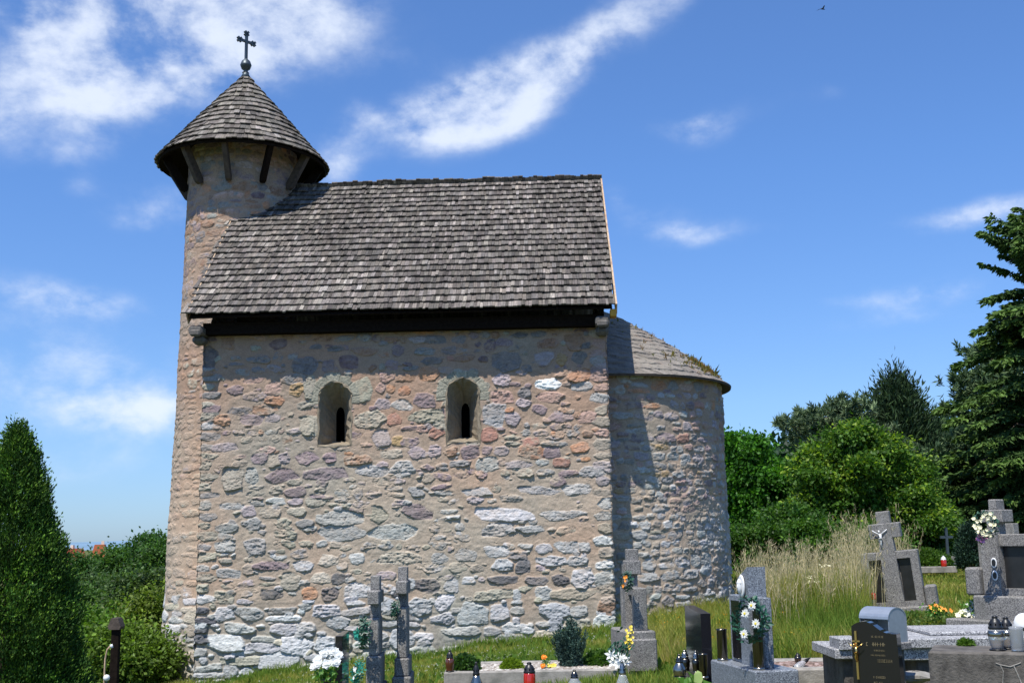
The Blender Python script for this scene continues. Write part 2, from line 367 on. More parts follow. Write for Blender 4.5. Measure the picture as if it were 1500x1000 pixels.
def ground():
    xs = np.concatenate([-np.geomspace(9000, 31, 26), np.arange(-30, 30.01, .3), np.geomspace(31, 9000, 26)])
    ys = np.concatenate([np.array([-400, -100, -40, -15, -5]), np.arange(0, 45, .3), np.geomspace(45.5, 9000, 44)])
    X, Y = np.meshgrid(xs, ys); Z = zg(X, Y)+(fbm(X*1.3, Y*1.3, 3)-.5)*.07*(np.hypot(X, Y) < 120)
    ny, nx = X.shape; V = np.stack([X, Y, Z], -1).reshape(-1, 3)
    i = np.arange(ny-1)[:, None]*nx+np.arange(nx-1)[None]; F = np.stack([i, i+1, i+nx+1, i+nx], -1).reshape(-1, 4)
    M = material('meadow soil', (.10, .115, .035), .95, spec=.1, noise=(2.2, .45), bump=(18, .03), streak=(1.3, .7, (.13, .11, .05), 1))
    tag(mesh_np('ground', V, F, M, None, smooth=True), kind='structure')
    # hills on the horizon; the blue haze of distance is put into their colour
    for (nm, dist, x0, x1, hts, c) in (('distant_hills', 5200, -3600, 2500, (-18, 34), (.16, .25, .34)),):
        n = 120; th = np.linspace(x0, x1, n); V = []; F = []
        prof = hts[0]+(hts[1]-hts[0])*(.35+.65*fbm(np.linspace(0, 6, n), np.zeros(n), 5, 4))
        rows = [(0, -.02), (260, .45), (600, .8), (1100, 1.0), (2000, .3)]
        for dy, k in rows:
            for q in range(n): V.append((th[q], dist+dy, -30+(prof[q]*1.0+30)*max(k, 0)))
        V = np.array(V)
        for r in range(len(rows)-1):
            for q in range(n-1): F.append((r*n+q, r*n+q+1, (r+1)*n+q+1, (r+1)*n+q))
        tag(mesh_np('hill', V, np.array(F), material('hazed far forest', c, 1, spec=0, noise=(.004, .2)), None, smooth=True), kind='structure')
ground()

# ------------------------------------------------------------------ the church
CO = np.array([-5.3991, 19.5, 0.])          # foot of its south-west corner at eye level
CL, CW, ZE, ZR, OV = 7.0468, 3.1769, 3.79, 7.165, .42
church = thing('stone_church', 'small stone church with shingled roof, round tower and rounded apse', 'church', (CO[0], CO[1], -2.4))
church.rotation_euler = (0, 0, -AL)
ZB = -2.4                                    # church local z = world z - ZB
def on_wall(px, py):                         # pixel -> (u, z) on the south wall
    d = ray(px, py); t = np.dot(CO, ax_b)/np.dot(d, ax_b); p = d*t-CO
    return float(np.dot(p, ax_a)), float(p[2])

PAL = {  # real rock colours
 'white': (.56, .565, .555), 'blue': (.41, .415, .415), 'lgrey': (.405, .405, .38), 'grey': (.27, .27, .26), 'slate': (.125, .13, .14), 'dblue': (.185, .185, .19),
 'green': (.335, .32, .255), 'beige': (.38, .33, .265), 'purple': (.25, .195, .205), 'dpurp': (.15, .105, .125), 'lilac': (.37, .32, .325), 'pink': (.45, .30, .25),
 'orange': (.44, .23, .13), 'brown': (.28, .17, .11), 'cream': (.48, .44, .35), 'red': (.38, .20, .15), 'plaster': (.78, .77, .74), 'ochre': (.42, .29, .14)}
MORTAR = np.array((.40, .315, .235))
def pick(weights):
    k = list(weights); w = np.array([weights[q] for q in k], float); return k[RNG.choice(len(k), p=w/w.sum())]
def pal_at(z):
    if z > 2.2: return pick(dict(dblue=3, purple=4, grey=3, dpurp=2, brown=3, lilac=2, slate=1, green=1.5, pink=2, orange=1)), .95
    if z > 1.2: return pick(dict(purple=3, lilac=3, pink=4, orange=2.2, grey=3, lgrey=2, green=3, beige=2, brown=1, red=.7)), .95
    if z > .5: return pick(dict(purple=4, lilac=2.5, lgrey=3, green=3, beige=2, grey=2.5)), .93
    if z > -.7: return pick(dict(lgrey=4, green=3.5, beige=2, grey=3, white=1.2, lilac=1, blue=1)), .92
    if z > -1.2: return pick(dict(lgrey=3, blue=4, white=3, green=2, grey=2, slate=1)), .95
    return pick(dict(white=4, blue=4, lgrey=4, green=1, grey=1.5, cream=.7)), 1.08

def masonry(u0, u1, z0, z1, step, seed, manual=(), palf=pal_at, tight=0, wrap=False, hmul=1.0, smear=.25, skipf=None):
    nu = int((u1-u0)/step)+1; nv = int((z1-z0)/step)+1
    us = np.linspace(u0, u1, nu); zs = np.linspace(z0, z1, nv); U, Z = np.meshgrid(us, zs)
    rn = np.random.default_rng(seed)
    m1 = fbm(U*2.2, Z*2.2, seed, 3); m2 = fbm(U*14, Z*20, seed+5, 4); m3 = fbm(U*60, Z*60, seed+9, 2)
    H = (m1-.5)*.03+(m2-.5)*.014+(m3-.5)*.006
    C = MORTAR*(.80+.25*m1+.28*m2)[..., None]*(1+.1*(m3-.5))[..., None]
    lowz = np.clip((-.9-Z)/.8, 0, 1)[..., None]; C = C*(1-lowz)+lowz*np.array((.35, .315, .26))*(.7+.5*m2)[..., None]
    hi = np.clip((Z-.6)/2.2, 0, 1)[..., None]; C = C*(1-hi*np.array((.20, .27, .28)))  # pinkish upper mortar, darkened further to put the eaves shade into the colour
    pk = fbm(U*.9, Z*.9, seed+71, 3)[..., None]; C *= 1+np.array((.12, -.04, -.12))*(pk-.5)*2.2
    B = np.full(U.shape, -1.0)                       # inset of the winning stone
    wx = (fbm(U*7, Z*7, seed+21, 3)-.5); wy = (fbm(U*7, Z*7, seed+31, 3)-.5); fxn = (fbm(U*30, Z*30, seed+41, 2)-.5)
    strata = fbm(U*5, Z*34, seed+51, 4); lump = fbm(U*11, Z*11, seed+61, 3); grain = fbm(U*34, Z*48, seed+65, 3)
    stones = []
    for (uc, zc, w, h, k) in manual: stones.append((uc, zc, w, h, rn.uniform(-4, 4), k, 1.0, True))
    man = [(a, b, c/2, d/2) for a, b, c, d, _ in manual]
    z = z0-.1
    while z < z1+.1:
        big = 1.32 if z < -.9 else 1.0
        h = rn.uniform(.12, .235)*big*hmul*(1-.25*tight)
        u = u0-rn.uniform(0, .3)
        while u < u1+.2:
            w = h*rn.uniform(.95, 2.5)*(1-.15*tight); uc = u+w/2; zc = z+h/2+.06*math.sin(uc*1.1+z*2)+rn.uniform(-.02, .02)
            k, cov = palf(zc)
            over = any(abs(uc-a) < c+w*.22 and abs(zc-b) < d+h*.22 for a, b, c, d in man)
            if not over and rn.random() < .95 and not (skipf and skipf(uc, zc)):
                if h > .17*hmul and rn.random() < .3:
                    t = rn.uniform(.4, .6); stones.append((uc, zc-h*(1-t)/2, w*cov, h*t*cov, rn.uniform(-6, 6), k, cov, False)); stones.append((uc+rn.uniform(-.03, .03), zc+h*t/2, w*rn.uniform(.6, 1)*cov, h*(1-t)*cov*.85, rn.uniform(-8, 8), palf(zc)[0], cov, False))
                else: stones.append((uc, zc, w*cov*rn.uniform(.88, 1.02), h*cov*rn.uniform(.78, 1.05), rn.uniform(-7, 7), k, cov, False))
            elif rn.random() < .6 and not over:
                stones.append((uc, zc, w*.5, h*.45, rn.uniform(-20, 20), k, cov, False))
            if rn.random() < .35: stones.append((u, z+rn.uniform(0, h), rn.uniform(.06, .13), rn.uniform(.035, .07), rn.uniform(-30, 30), k, cov, False))
            u += w
        z += h
    for _ in range(int((u1-u0)*(z1-z0)*24)):       # pinnings and small rubble pushed into what is left
        zc = rn.uniform(z0, z1); uc = rn.uniform(u0, u1)
        if zc < -.75 or rn.random() < .45:
            h = rn.uniform(.05, .12)*(1.2 if zc < -.9 else 1); stones.append((uc, zc, h*rn.uniform(1.1, 2.4), h, rn.uniform(-12, 12), palf(zc)[0], .9, None))
    for (uc, zc, w, h, rot, k, cov, man_) in stones:
        if man_ is None:
            ju, iu = min(np.searchsorted(zs, zc), nv-1), min(np.searchsorted(us, uc), nu-1)
            if B[ju, iu] > 0 or (skipf and skipf(uc, zc)): continue
        a, b = w/2, h/2; r = max(a, b)*1.4+.03
        i0, i1 = np.searchsorted(us, (uc-r, uc+r)); j0, j1 = np.searchsorted(zs, (zc-r, zc+r))
        if i1-i0 < 2 or j1-j0 < 2: continue
        sl_ = (slice(j0, j1), slice(i0, i1))
        k_ = min(1, b/.08)
        x = U[sl_]-uc+wx[sl_]*.045*k_+fxn[sl_]*.016; y = Z[sl_]-zc+wy[sl_]*.04*k_+fxn[sl_]*.014
        cr, sr = math.cos(R(rot)), math.sin(R(rot)); x, y = x*cr+y*sr, y*cr-x*sr
        p = rn.uniform(2.6, 5.5); nn = rn.integers(6, 10)
        tt = np.sort((np.arange(nn)+rn.uniform(-.38, .38, nn))*2*math.pi/nn+rn.uniform(0, 6.28))
        q = (np.abs(np.cos(tt))**p+np.abs(np.sin(tt))**p)**(-1/p)*rn.uniform(.93, 1.17, nn)
        PX, PY = a*q*np.cos(tt), b*q*np.sin(tt); e = None
        for i_ in range(nn):
            ex_, ey_ = PX[(i_+1) % nn]-PX[i_], PY[(i_+1) % nn]-PY[i_]; l_ = math.hypot(ex_, ey_)+1e-6
            di = ((x-PX[i_])*-ey_+(y-PY[i_])*ex_)/l_
            e = np.exp(-di/.007) if e is None else e+np.exp(-di/.007)
        d = -.007*np.log(e)
        win = (d > 0) & (d > B[sl_])
        low = zc < -.95
        rel = rn.uniform(.002, .016)+.006 if low else rn.uniform(-.001, .011)
        st = rn.choice([.2, .6, 1.0, 2.2]); t1, t2, t3, t4 = rn.uniform(-.10, .10), rn.uniform(-.16, .10), rn.uniform(-.14, .14), rn.uniform(-.22, .10)
        edge = np.clip(d/(.018 if low else .012), 0, 1); edge = edge*edge*(3-2*edge)
        cr1 = fbm(x*6+uc*7, y*15+zc*5, seed+80, 3); crk = np.clip(1-np.abs(cr1-.5)/.035, 0, 1)*(rn.random() < .75)
        chip = np.clip((fbm(x*13+uc*3, y*26+zc*9, seed+84, 3)-.47)*16, 0, 1)
        hh = -.003+edge*(rel+.005)+edge*((strata[sl_]-.5)*.011*st+(lump[sl_]-.5)*.012+(grain[sl_]-.5)*.013+np.minimum(t1*x+t2*y, t3*x+t4*y+.004)+chip*.006*st-crk*.012)
        base = np.array(PAL[k]); base = base*rn.uniform(.84, 1.14)*(1+rn.uniform(-.025, .025, 3))
        cc = base*(.66+.34*strata[sl_]+.36*grain[sl_]+.10*(chip-.5))[..., None]
        cc = cc*(1-.35*crk[..., None])
        if k in ('purple', 'dpurp', 'lilac', 'pink', 'orange', 'dblue', 'brown', 'red', 'ochre'):
            g_ = np.clip((lump[sl_]-.5)*3, -.5, .6)[..., None]; cc = cc*(1-.35*np.clip(g_, 0, 1))+np.array((.40, .36, .33))*.35*np.clip(g_, 0, 1)
        sme = .12 if zc > 4.6 else smear
        sm = np.clip((m2[sl_]+m1[sl_]-1.08+sme*.6)*3.2, 0, .8)*(.9 if not low and not man_ else .3)
        rim = 1-np.clip(d/.010, 0, 1)
        f = np.clip(sm+rim*.5+(0 if low or k == 'plaster' else .13), 0, 1)[..., None]
        cc = cc*(1-f)+C[sl_]*f*1.0
        Hs, Cs, Bs = H[sl_], C[sl_], B[sl_]
        Hs[win] = hh[win]; Bs[win] = d[win]; Cs[win] = cc[win]
    if True:                                          # raked joints low down, flush lime higher up
        jm = (B < 0); H = np.where(jm & (Z < -1.0), H-.016*np.clip((-1.0-Z)/.4, 0, 1), H)
    C = np.concatenate([C, np.clip(B/.012, 0, 1)[..., None]], -1)
    return us, zs, U, Z, H, C
def grid_faces(nv, nu, keep=None):
    i = np.arange(nv-1)[:, None]*nu+np.arange(nu-1)[None]; F = np.stack([i, i+1, i+nu+1, i+nu], -1)
    return F[keep] if keep is not None else F.reshape(-1, 4)
def compact(V, F, C):
    used = np.zeros(len(V), bool); used[F.ravel()] = True; ix = np.cumsum(used)-1
    return V[used], ix[F], C[used]

# stones one can recognise on the south wall: x, y, width, height in the photograph, rock
KEY = [(407,505,27,17,'dpurp'),(334,502,22,18,'brown'),(463,508,18,8,'dblue'),(491,511,25,10,'dblue'),(446,537,38,26,'dblue'),(481,536,19,17,'purple'),(511,530,27,20,'dpurp'),(574,534,20,15,'purple'),
(582,513,20,18,'purple'),(537,515,36,12,'brown'),(372,557,30,10,'pink'),(344,571,25,15,'purple'),(435,571,22,20,'ochre'),(402,586,30,14,'orange'),(400,569,24,20,'pink'),(572,569,14,16,'orange'),(592,573,18,15,'orange'),
(306,523,28,32,'slate'),(306,548,26,13,'brown'),(841,501,32,25,'brown'),(738,502,26,15,'purple'),(740,529,44,30,'dblue'),(637,497,34,13,'dblue'),(672,497,22,12,'dblue'),(658,513,24,13,'dblue'),(623,515,30,12,'grey'),
(633,529,34,12,'slate'),(659,525,12,9,'red'),(679,525,32,12,'brown'),(708,526,16,10,'dpurp'),(630,548,32,22,'orange'),(761,491,25,9,'slate'),(789,489,22,10,'dblue'),(803,503,32,14,'brown'),(796,525,28,20,'lilac'),
(822,527,16,18,'ochre'),(848,523,26,20,'dblue'),(876,527,24,20,'grey'),(848,550,34,18,'orange'),(878,544,28,16,'purple'),(803,562,36,15,'plaster'),(735,557,28,22,'lilac'),(736,582,30,20,'pink'),(806,582,40,16,'pink'),
(852,567,30,14,'lgrey'),(623,587,32,22,'purple'),(557,567,16,16,'pink'),(560,592,24,16,'lilac'),(589,593,32,14,'lgrey'),(543,614,44,28,'green'),(577,614,22,20,'red'),(627,609,52,18,'green'),(453,622,30,30,'green'),
(448,593,26,12,'green'),(532,572,28,36,'green'),(454,566,24,32,'green'),(559,643,26,24,'lilac'),(582,645,17,15,'ochre'),(640,634,24,18,'red'),(619,628,20,12,'pink'),(600,627,26,8,'purple'),(716,637,30,20,'red'),
(724,607,34,34,'blue'),(750,612,24,20,'lilac'),(688,661,24,22,'purple'),(713,659,17,14,'purple'),(735,660,22,14,'lilac'),(610,663,26,18,'lilac'),(575,665,32,16,'beige'),(637,660,20,20,'lilac'),(483,670,22,18,'purple'),(449,672,36,18,'purple'),
(417,671,20,18,'lilac'),(380,671,24,14,'purple'),(340,702,36,32,'green'),(370,697,20,26,'lgrey'),(412,696,50,20,'purple'),(478,694,64,18,'purple'),(545,690,46,16,'lgrey'),(587,687,40,24,'lgrey'),(499,758,70,22,'lgrey'),
(501,780,74,22,'lgrey'),(575,778,66,22,'lgrey'),(556,754,30,24,'green'),(434,749,28,12,'cream'),(495,745,14,8,'white'),(340,741,32,10,'lgrey'),(370,767,24,18,'lgrey'),(331,799,32,16,'lgrey'),(373,800,34,24,'lgrey'),
(333,773,34,14,'grey'),(396,828,52,12,'purple'),(445,829,30,16,'blue'),(481,821,28,18,'cream'),(522,818,24,16,'white'),(399,870,32,14,'slate'),(426,852,32,24,'green'),(469,847,28,16,'cream'),(496,847,20,18,'slate'),
(453,868,24,20,'orange'),(483,869,28,20,'slate'),(522,864,34,22,'white'),(585,818,60,18,'cream'),(740,754,82,19,'white'),(822,754,68,17,'lgrey'),(730,775,48,18,'lgrey'),(777,775,40,12,'lgrey'),(727,807,36,18,'white'),
(796,804,26,14,'blue'),(830,801,34,16,'blue'),(857,801,18,14,'blue'),(807,822,46,14,'blue'),(845,821,32,14,'blue'),(766,829,24,20,'slate'),(735,827,30,16,'blue'),(737,849,46,13,'slate'),(820,849,26,16,'slate'),(785,850,36,14,'dblue'),
(854,846,34,26,'white'),(885,846,27,24,'lgrey'),(725,871,60,16,'green'),(756,871,14,16,'white'),(796,869,22,18,'white'),(840,869,66,17,'beige'),(889,889,24,24,'brown'),(732,897,30,24,'blue'),(812,894,42,20,'blue'),
(847,895,26,16,'lgrey'),(760,920,46,15,'white'),(720,925,26,16,'lgrey'),(745,940,50,19,'grey'),(803,935,40,26,'cream'),(886,914,34,24,'white'),(626,857,42,20,'slate'),(662,857,22,20,'blue'),(644,817,24,16,'blue'),(684,813,32,18,'lgrey'),
(616,888,38,26,'blue'),(650,882,32,22,'white'),(691,898,44,30,'blue'),(648,904,34,16,'blue'),(708,874,24,14,'green'),(678,924,56,16,'lgrey'),(620,932,30,12,'white'),(496,912,34,18,'blue'),(478,894,40,18,'blue'),
(713,680,32,20,'lgrey'),(760,680,40,14,'lilac'),(806,663,28,16,'purple'),(850,655,30,14,'orange'),(870,690,40,16,'lgrey'),(612,750,44,22,'purple'),(700,720,50,12,'lgrey'),(790,718,60,12,'lgrey'),(845,717,40,16,'lgrey'),
(860,610,30,18,'pink'),(822,612,34,14,'purple'),(790,600,22,14,'purple'),(766,590,24,14,'lilac'),(325,615,26,16,'orange'),(310,600,26,16,'purple'),(370,615,34,16,'purple'),(400,612,24,12,'lilac'),(330,655,40,12,'lilac'),(600,855,22,16,'blue')]
# window niches: outer arch and the slit behind it
WINS = []
for (x0, x1, yt, yb) in ((467, 514, 560, 652), (655, 702, 554, 646)):
    u0, _ = on_wall(x0, (yt+yb)/2); u1, _ = on_wall(x1, (yt+yb)/2); _, zt = on_wall((x0+x1)/2, yt); _, zb_ = on_wall((x0+x1)/2, yb)
    WINS.append(((u0+u1)/2, zb_, zt, (u1-u0)/2))
def arch(cx, zb_, zt, r, n=14, grow=0):
    r += grow; zc = zt-r+grow; P = [(cx-r, zb_-grow), (cx+r, zb_-grow)]
    P += [(cx+r*math.cos(math.pi*k/n), zc+r*math.sin(math.pi*k/n)) for k in range(n+1)]
    # even out the sides
    out = []
    for i, p in enumerate(P):
        q = P[(i+1) % len(P)]; out.append(p); dl = math.dist(p, q); m_ = int(dl/.09)
        for k in range(1, m_): out.append((p[0]+(q[0]-p[0])*k/m_, p[1]+(q[1]-p[1])*k/m_))
    return out
def in_arch(U, Z, w, grow=0):
    cx, zb_, zt, r = w; r = r+grow; zc = zt-w[3]
    return (np.abs(U-cx) < r) & (Z > zb_-grow) & ((Z < zc) | ((U-cx)**2+(Z-zc)**2 < r*r))

def build_nave():
    man = []
    for (x, y, w, h, k) in KEY:
        u, z = on_wall(x, y); s = 19.45/FPX*1.01; man.append((u, z, w*s, h*s*1.04, k))
    for w in WINS:                                       # dressed arch stones round the niches
        cx, zb_, zt, r = w; zc = zt-r
        for t in (20, 62, 105, 150): man.append((cx+(r+.1)*math.cos(R(t)), zc+(r+.1)*math.sin(R(t)), .2, .2, 'green'))
        man.append((cx-r-.13, zb_+.28, .22, .24, 'green'))
    # squared blocks at the south-west corner
    z = -1.9; k = 0; rr = np.random.default_rng(4)
    while z < 3.3:
        h = rr.uniform(.13, .2); man.append((.1+.05*(k % 2), z+h/2, .25+.14*(k % 2), h*.82, ('lgrey', 'green', 'grey', 'green')[rr.integers(4)] if z > -1 else ('white', 'slate', 'lgrey')[rr.integers(3)])); z += h; k += 1
    z = -2; k = 0
    while z < 3.4:
        h = rr.uniform(.15, .24); man.append((CL-.13, z+h/2, .26+.12*(k % 2), h*.86, ('white', 'lgrey', 'beige')[rr.integers(3)] if z < .6 else ('beige', 'lilac', 'pink', 'lgrey')[rr.integers(4)])); z += h; k += 1
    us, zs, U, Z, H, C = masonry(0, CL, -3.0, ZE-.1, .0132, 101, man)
    for w in WINS:                                       # the arch of tooled stones
        cx, zb_, zt, r = w; zc = zt-r; ds = np.hypot(U-cx, Z-zc)-r; an = np.arctan2(Z-zc, U-cx)+np.pi/2; wob = .02*(fbm(U*14, Z*14, 44, 2)-.5)
        sec = np.floor(an/.62+.3); fr_ = an/.62+.3-sec; wd = .12+.07*_h(sec, sec*0, int(cx*10)); band = (Z > zc-.10) & (ds > -.04) & (ds < wd+wob)
        jt = np.clip(np.minimum(fr_, 1-fr_)*.62*(ds+r)/.012, 0, 1); g_ = fbm(U*40, Z*40, 45, 3)
        col = np.array((.34, .325, .255))*((.78+.2*_h(sec, sec*0+3, 2))*(.7+.6*g_)*(.6+.4*jt))[..., None]
        C[..., :3] = np.where(band[..., None], col, C[..., :3]); C[..., 3] = np.where(band, jt, C[..., 3]); H = np.where(band, -.002+.008*jt+(g_-.5)*.014, H)
    near = np.zeros(U.shape, bool); cut = np.zeros(U.shape, bool)
    for w in WINS: near |= in_arch(U, Z, w, .07); cut |= in_arch(U, Z, w, .012)
    H = np.where(near, np.minimum(H, .004)-.001, H)
    nv, nu = U.shape
    # round the corners a little and let them wander
    H = H-.03*np.clip((.05-U)/.05, 0, 1)**2-.03*np.clip((U-CL+.05)/.05, 0, 1)**2
    Ux = U+((fbm(U*0, Z*9, 7)-.5)*.05+(fbm(U*0, Z*30, 8)-.5)*.02)*(np.clip(1-U/.1, 0, 1)+np.clip(1-(CL-U)/.1, 0, 1))
    V = np.stack([Ux, -H, Z-ZB], -1).reshape(-1, 3)
    kq = ~(cut[:-1, :-1] | cut[1:, :-1] | cut[:-1, 1:] | cut[1:, 1:])
    V, F, C2 = compact(V, grid_faces(nv, nu, kq), C.reshape(-1, C.shape[-1]))
    wall = mesh_np('nave_wall', V, F, m_stone, church, C2, smooth=True)
    # the other three sides, with gables
    for (nm, org, dx, nrm, wid, seed) in (('west_wall', (0, 0), (0, 1), (-1, 0), 2*CW, 5), ('east_wall', (CL, 0), (0, 1), (1, 0), 2*CW, 6), ('north_wall', (0, 2*CW), (1, 0), (0, 1), CL, 7)):
        us, zs, U, Z, H, C = masonry(0, wid, -3.0, (ZR-.3) if wid < 6.5 else ZE-.1, .04, seed)
        lim = ZE-.12+(ZR-ZE)*np.clip(1-np.abs(U-CW)/CW, 0, 1)-.14 if wid < 6.5 else Z+1
        ok = (Z < lim); kq = ok[:-1, :-1] & ok[1:, 1:] & ok[1:, :-1] & ok[:-1, 1:]
        H = H-.02
        V = np.stack([org[0]+dx[0]*U+nrm[0]*H, org[1]+dx[1]*U+nrm[1]*H, Z-ZB], -1).reshape(-1, 3)
        V, F, C2 = compact(V, grid_faces(*U.shape, kq), C.reshape(-1, C.shape[-1]))
        if nm != 'east_wall': F = F[:, ::-1]
        o = mesh_np(nm, V, F, m_stone, church, C2, smooth=True)
    for w in WINS:
        cx, zb_, zt, r = w; n = None
        outer = arch(cx, zb_, zt, r)
        sr = .074; szt = zt-.37; szb = zb_+.11
        def ring(k, q):                                  # k 0..1 from outer to the slit
            res = []
            for (x, z) in outer:
                tx = (x-cx)/r; tz = (z-zb_)/(zt-zb_)
                res.append((x*(1-k)+(cx+tx*sr)*k, z*(1-k)+(szb+tz*(szt-szb))*k))
            return res
        mb = MB(); n = len(outer)
        g1 = arch(cx, zb_, zt, r, grow=.0); 
        rings = []
        def outl(g):
            zc = zt-r; res = []
            for (x, z) in outer:
                if z > zc: d_ = Vector((x-cx, z-zc)).normalized()
                elif abs(z-zb_) < 1e-6 and abs(x-cx) < r-1e-6: d_ = Vector((0, -1))
                elif abs(z-zb_) < 1e-6: d_ = Vector((math.copysign(1, x-cx), -1))
                else: d_ = Vector((math.copysign(1, x-cx), 0))
                res.append((x+d_[0]*g, z+d_[1]*g))
            return res
        L_ = [(outl(.035), .014), (outl(.026), -.004), (outl(.008), -.006), (outl(-.004), .004), (ring(.12, 0), .06), (ring(.45, 0), .25), (ring(.8, 0), .44), (ring(.97, 0), .53), (ring(1, 0), .54)]
        rj = np.random.default_rng(int(cx*100))
        for i, (pts, y) in enumerate(L_):
            j = .011 if 0 < i < 7 else 0
            rings.append([(x+rj.normal()*j, y+rj.normal()*j*.6, z+rj.normal()*j-ZB) for x, z in pts])
        vs = [v for q in rings for v in q]; fs = [(i*n+k, i*n+(k+1) % n, (i+1)*n+(k+1) % n, (i+1)*n+k) for i in range(len(rings)-1) for k in range(n)]
        mb.add(vs, fs); nich = mb.build('window_niche', m_plaster, church, smooth=False)
        slit = ring(1, 0); mb = MB()
        vs = [(x, .535, z-ZB) for x, z in slit]+[(x, .9, z-ZB) for x, z in slit]
        mb.add(vs, [(k, (k+1) % n, n+(k+1) % n, n+k) for k in range(n)]+[tuple(range(n, 2*n))]); mb.build('window_slit', m_blackvoid, nich)
    # stone corbels carrying the wall plate
    for u in (-.02, CL-.09):
        z = ZE-.3-ZB; mb = MB(); mb.box((u, -.19, z+.11), (.24, .44, .15), bev=.03).box((u, -.12, z-.03), (.22, .26, .15), bev=.05); mb.box((u, -.385, z+.06), (.19, .1, .12), bev=.03)
        mb.build('corbel', m_corbel, church)
    mb = MB(); mb.box((CL/2, -.1, ZE-.14-ZB), (CL-.1, .2, .2)); mb.build('wall_plate', m_darkwood, church)
build_nave()

T0, T1 = (-.26, 1.10), (-.26, 1.10)
TC = (-.25, CW)
def tower_r(z): return 1.10+.245*np.clip((7.0-z)/9.5, 0, 1.1)**1.25
def pal_tower(z):
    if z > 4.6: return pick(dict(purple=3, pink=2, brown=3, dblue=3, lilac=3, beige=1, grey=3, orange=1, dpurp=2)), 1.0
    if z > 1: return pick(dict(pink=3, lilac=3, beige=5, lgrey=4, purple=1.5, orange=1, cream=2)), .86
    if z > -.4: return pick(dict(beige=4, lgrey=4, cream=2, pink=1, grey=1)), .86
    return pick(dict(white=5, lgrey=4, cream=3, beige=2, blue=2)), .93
def build_tower():
    circ = 2*math.pi*1.2
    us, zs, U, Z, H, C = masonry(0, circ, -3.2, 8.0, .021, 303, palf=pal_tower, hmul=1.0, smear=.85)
    th = U/circ*2*math.pi; rr = tower_r(Z)+H*.55+(fbm(U*1.2, Z*1.1, 77, 3)-.5)*.05
    V = np.stack([TC[0]+rr*np.cos(th), TC[1]+rr*np.sin(th), Z-ZB], -1).reshape(-1, 3)
    # close the ring: last column repeats the first
    nv, nu = U.shape; V = V.reshape(nv, nu, 3); V[:, -1] = V[:, 0]; V = V.reshape(-1, 3); C = C.copy(); C[:, -1] = C[:, 0]
    mesh_np('tower_wall', V, grid_faces(nv, nu), m_stone, church, C.reshape(-1, C.shape[-1]), smooth=True)
build_tower()

AR = 2.5
APZ = 4.52
def pal_apse(z):
    if z > 1.6: return pick(dict(lilac=3, pink=3, purple=3, blue=2, grey=2, orange=1.3, lgrey=2, red=.8)), .96
    if z > .4: return pick(dict(grey=3, lgrey=3, purple=2, ochre=1.2, lilac=2, beige=2, pink=1)), .96
    return pick(dict(lgrey=4, blue=4, grey=4, white=1.2, green=2)), 1.0
def build_apse():
    a0, a1 = -math.pi/2-.12, math.pi/2+.12; ln = (a1-a0)*AR
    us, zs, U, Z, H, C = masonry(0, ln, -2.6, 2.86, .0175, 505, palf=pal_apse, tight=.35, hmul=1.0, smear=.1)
    C[..., :3] *= np.array((.95, .97, .98))
    th = a0+U/AR; rr = AR-.03+.02*np.clip(-Z, -1, 2)/2+H*1.0+(fbm(U*1.4, Z*1.4, 79, 3)-.5)*.07
    V = np.stack([CL-.08+rr*np.cos(th), CW+rr*np.sin(th), Z-ZB], -1).reshape(-1, 3)
    mesh_np('apse_wall', V, grid_faces(*U.shape), m_stone, church, C.reshape(-1, C.shape[-1]), smooth=True)
    # roof of small worn slabs, a bulging half cone
    nt, ns = 520, 190
    T, Sx = np.meshgrid(np.linspace(a0-.05, a1+.05, nt), np.linspace(0, 1, ns))     # Sx 0 at the apex, 1 at the eaves
    row = Sx*17; rid = np.floor(row); fr = row-rid
    arc = T*AR*np.maximum(Sx, .15); w_ = .13; off = _h(rid, rid*0, 3)
    cid = np.floor(arc/w_+off*3); fc = arc/w_+off*3-cid; rv = _h(cid, rid, 9)
    gap = np.clip(np.minimum(fc, 1-fc)/.08, 0, 1)
    hgt = .008+.020*fr+(rv-.5)*.016-.010*(1-gap)+(fbm(arc*9, row*1.3, 12)-.5)*.05
    rad = .0+(AR+.10)*Sx; zz = ZR*0+APZ-(APZ-2.80)*Sx+.12*np.sin(np.pi*Sx)+.03*(Sx**8)*0
    nx = .66; X = CL-.06+(rad+hgt*.6)*np.cos(T); Y = CW+(rad+hgt*.6)*np.sin(T); Zz = zz+hgt*.8
    g1 = fbm(arc*3, Sx*9, 31, 4); g2 = fbm(arc*18, Sx*60, 33, 3)
    C = np.array((.20, .18, .158))*(.62+.4*rv+.5*g2)[..., None]
    li = np.clip((g1-.52)*6, 0, 1)[..., None]; C = C*(1-li*.6)+li*.6*np.array((.27, .255, .22))
    lo = np.clip((g1-.62)*8, 0, 1)[..., None]*.5; C = C*(1-lo)+lo*np.array((.22, .155, .125))
    V = np.stack([X, Y, Zz-ZB], -1).reshape(-1, 3); F = grid_faces(ns, nt)
    roof = mesh_np('apse_roof', V, F, m_stone, church, C.reshape(-1, C.shape[-1]), smooth=False)
    # thin underside and eaves lip
    mb = MB(); n = 60; t = np.linspace(a0-.05, a1+.05, n)
    P = [[(CL-.06+r_*math.cos(q), CW+r_*math.sin(q), z-ZB) for q in t] for r_, z in ((AR+.13, 2.825), (AR+.12, 2.785), (AR-.1, 2.86), (.3, 4.1))]
    mb.add([p for q in P for p in q], [(i*n+k, i*n+k+1, (i+1)*n+k+1, (i+1)*n+k) for i in range(3) for k in range(n-1)])
    mb.build('eaves_board', m_oldwood, church)
    return roof
apse_roof = build_apse()

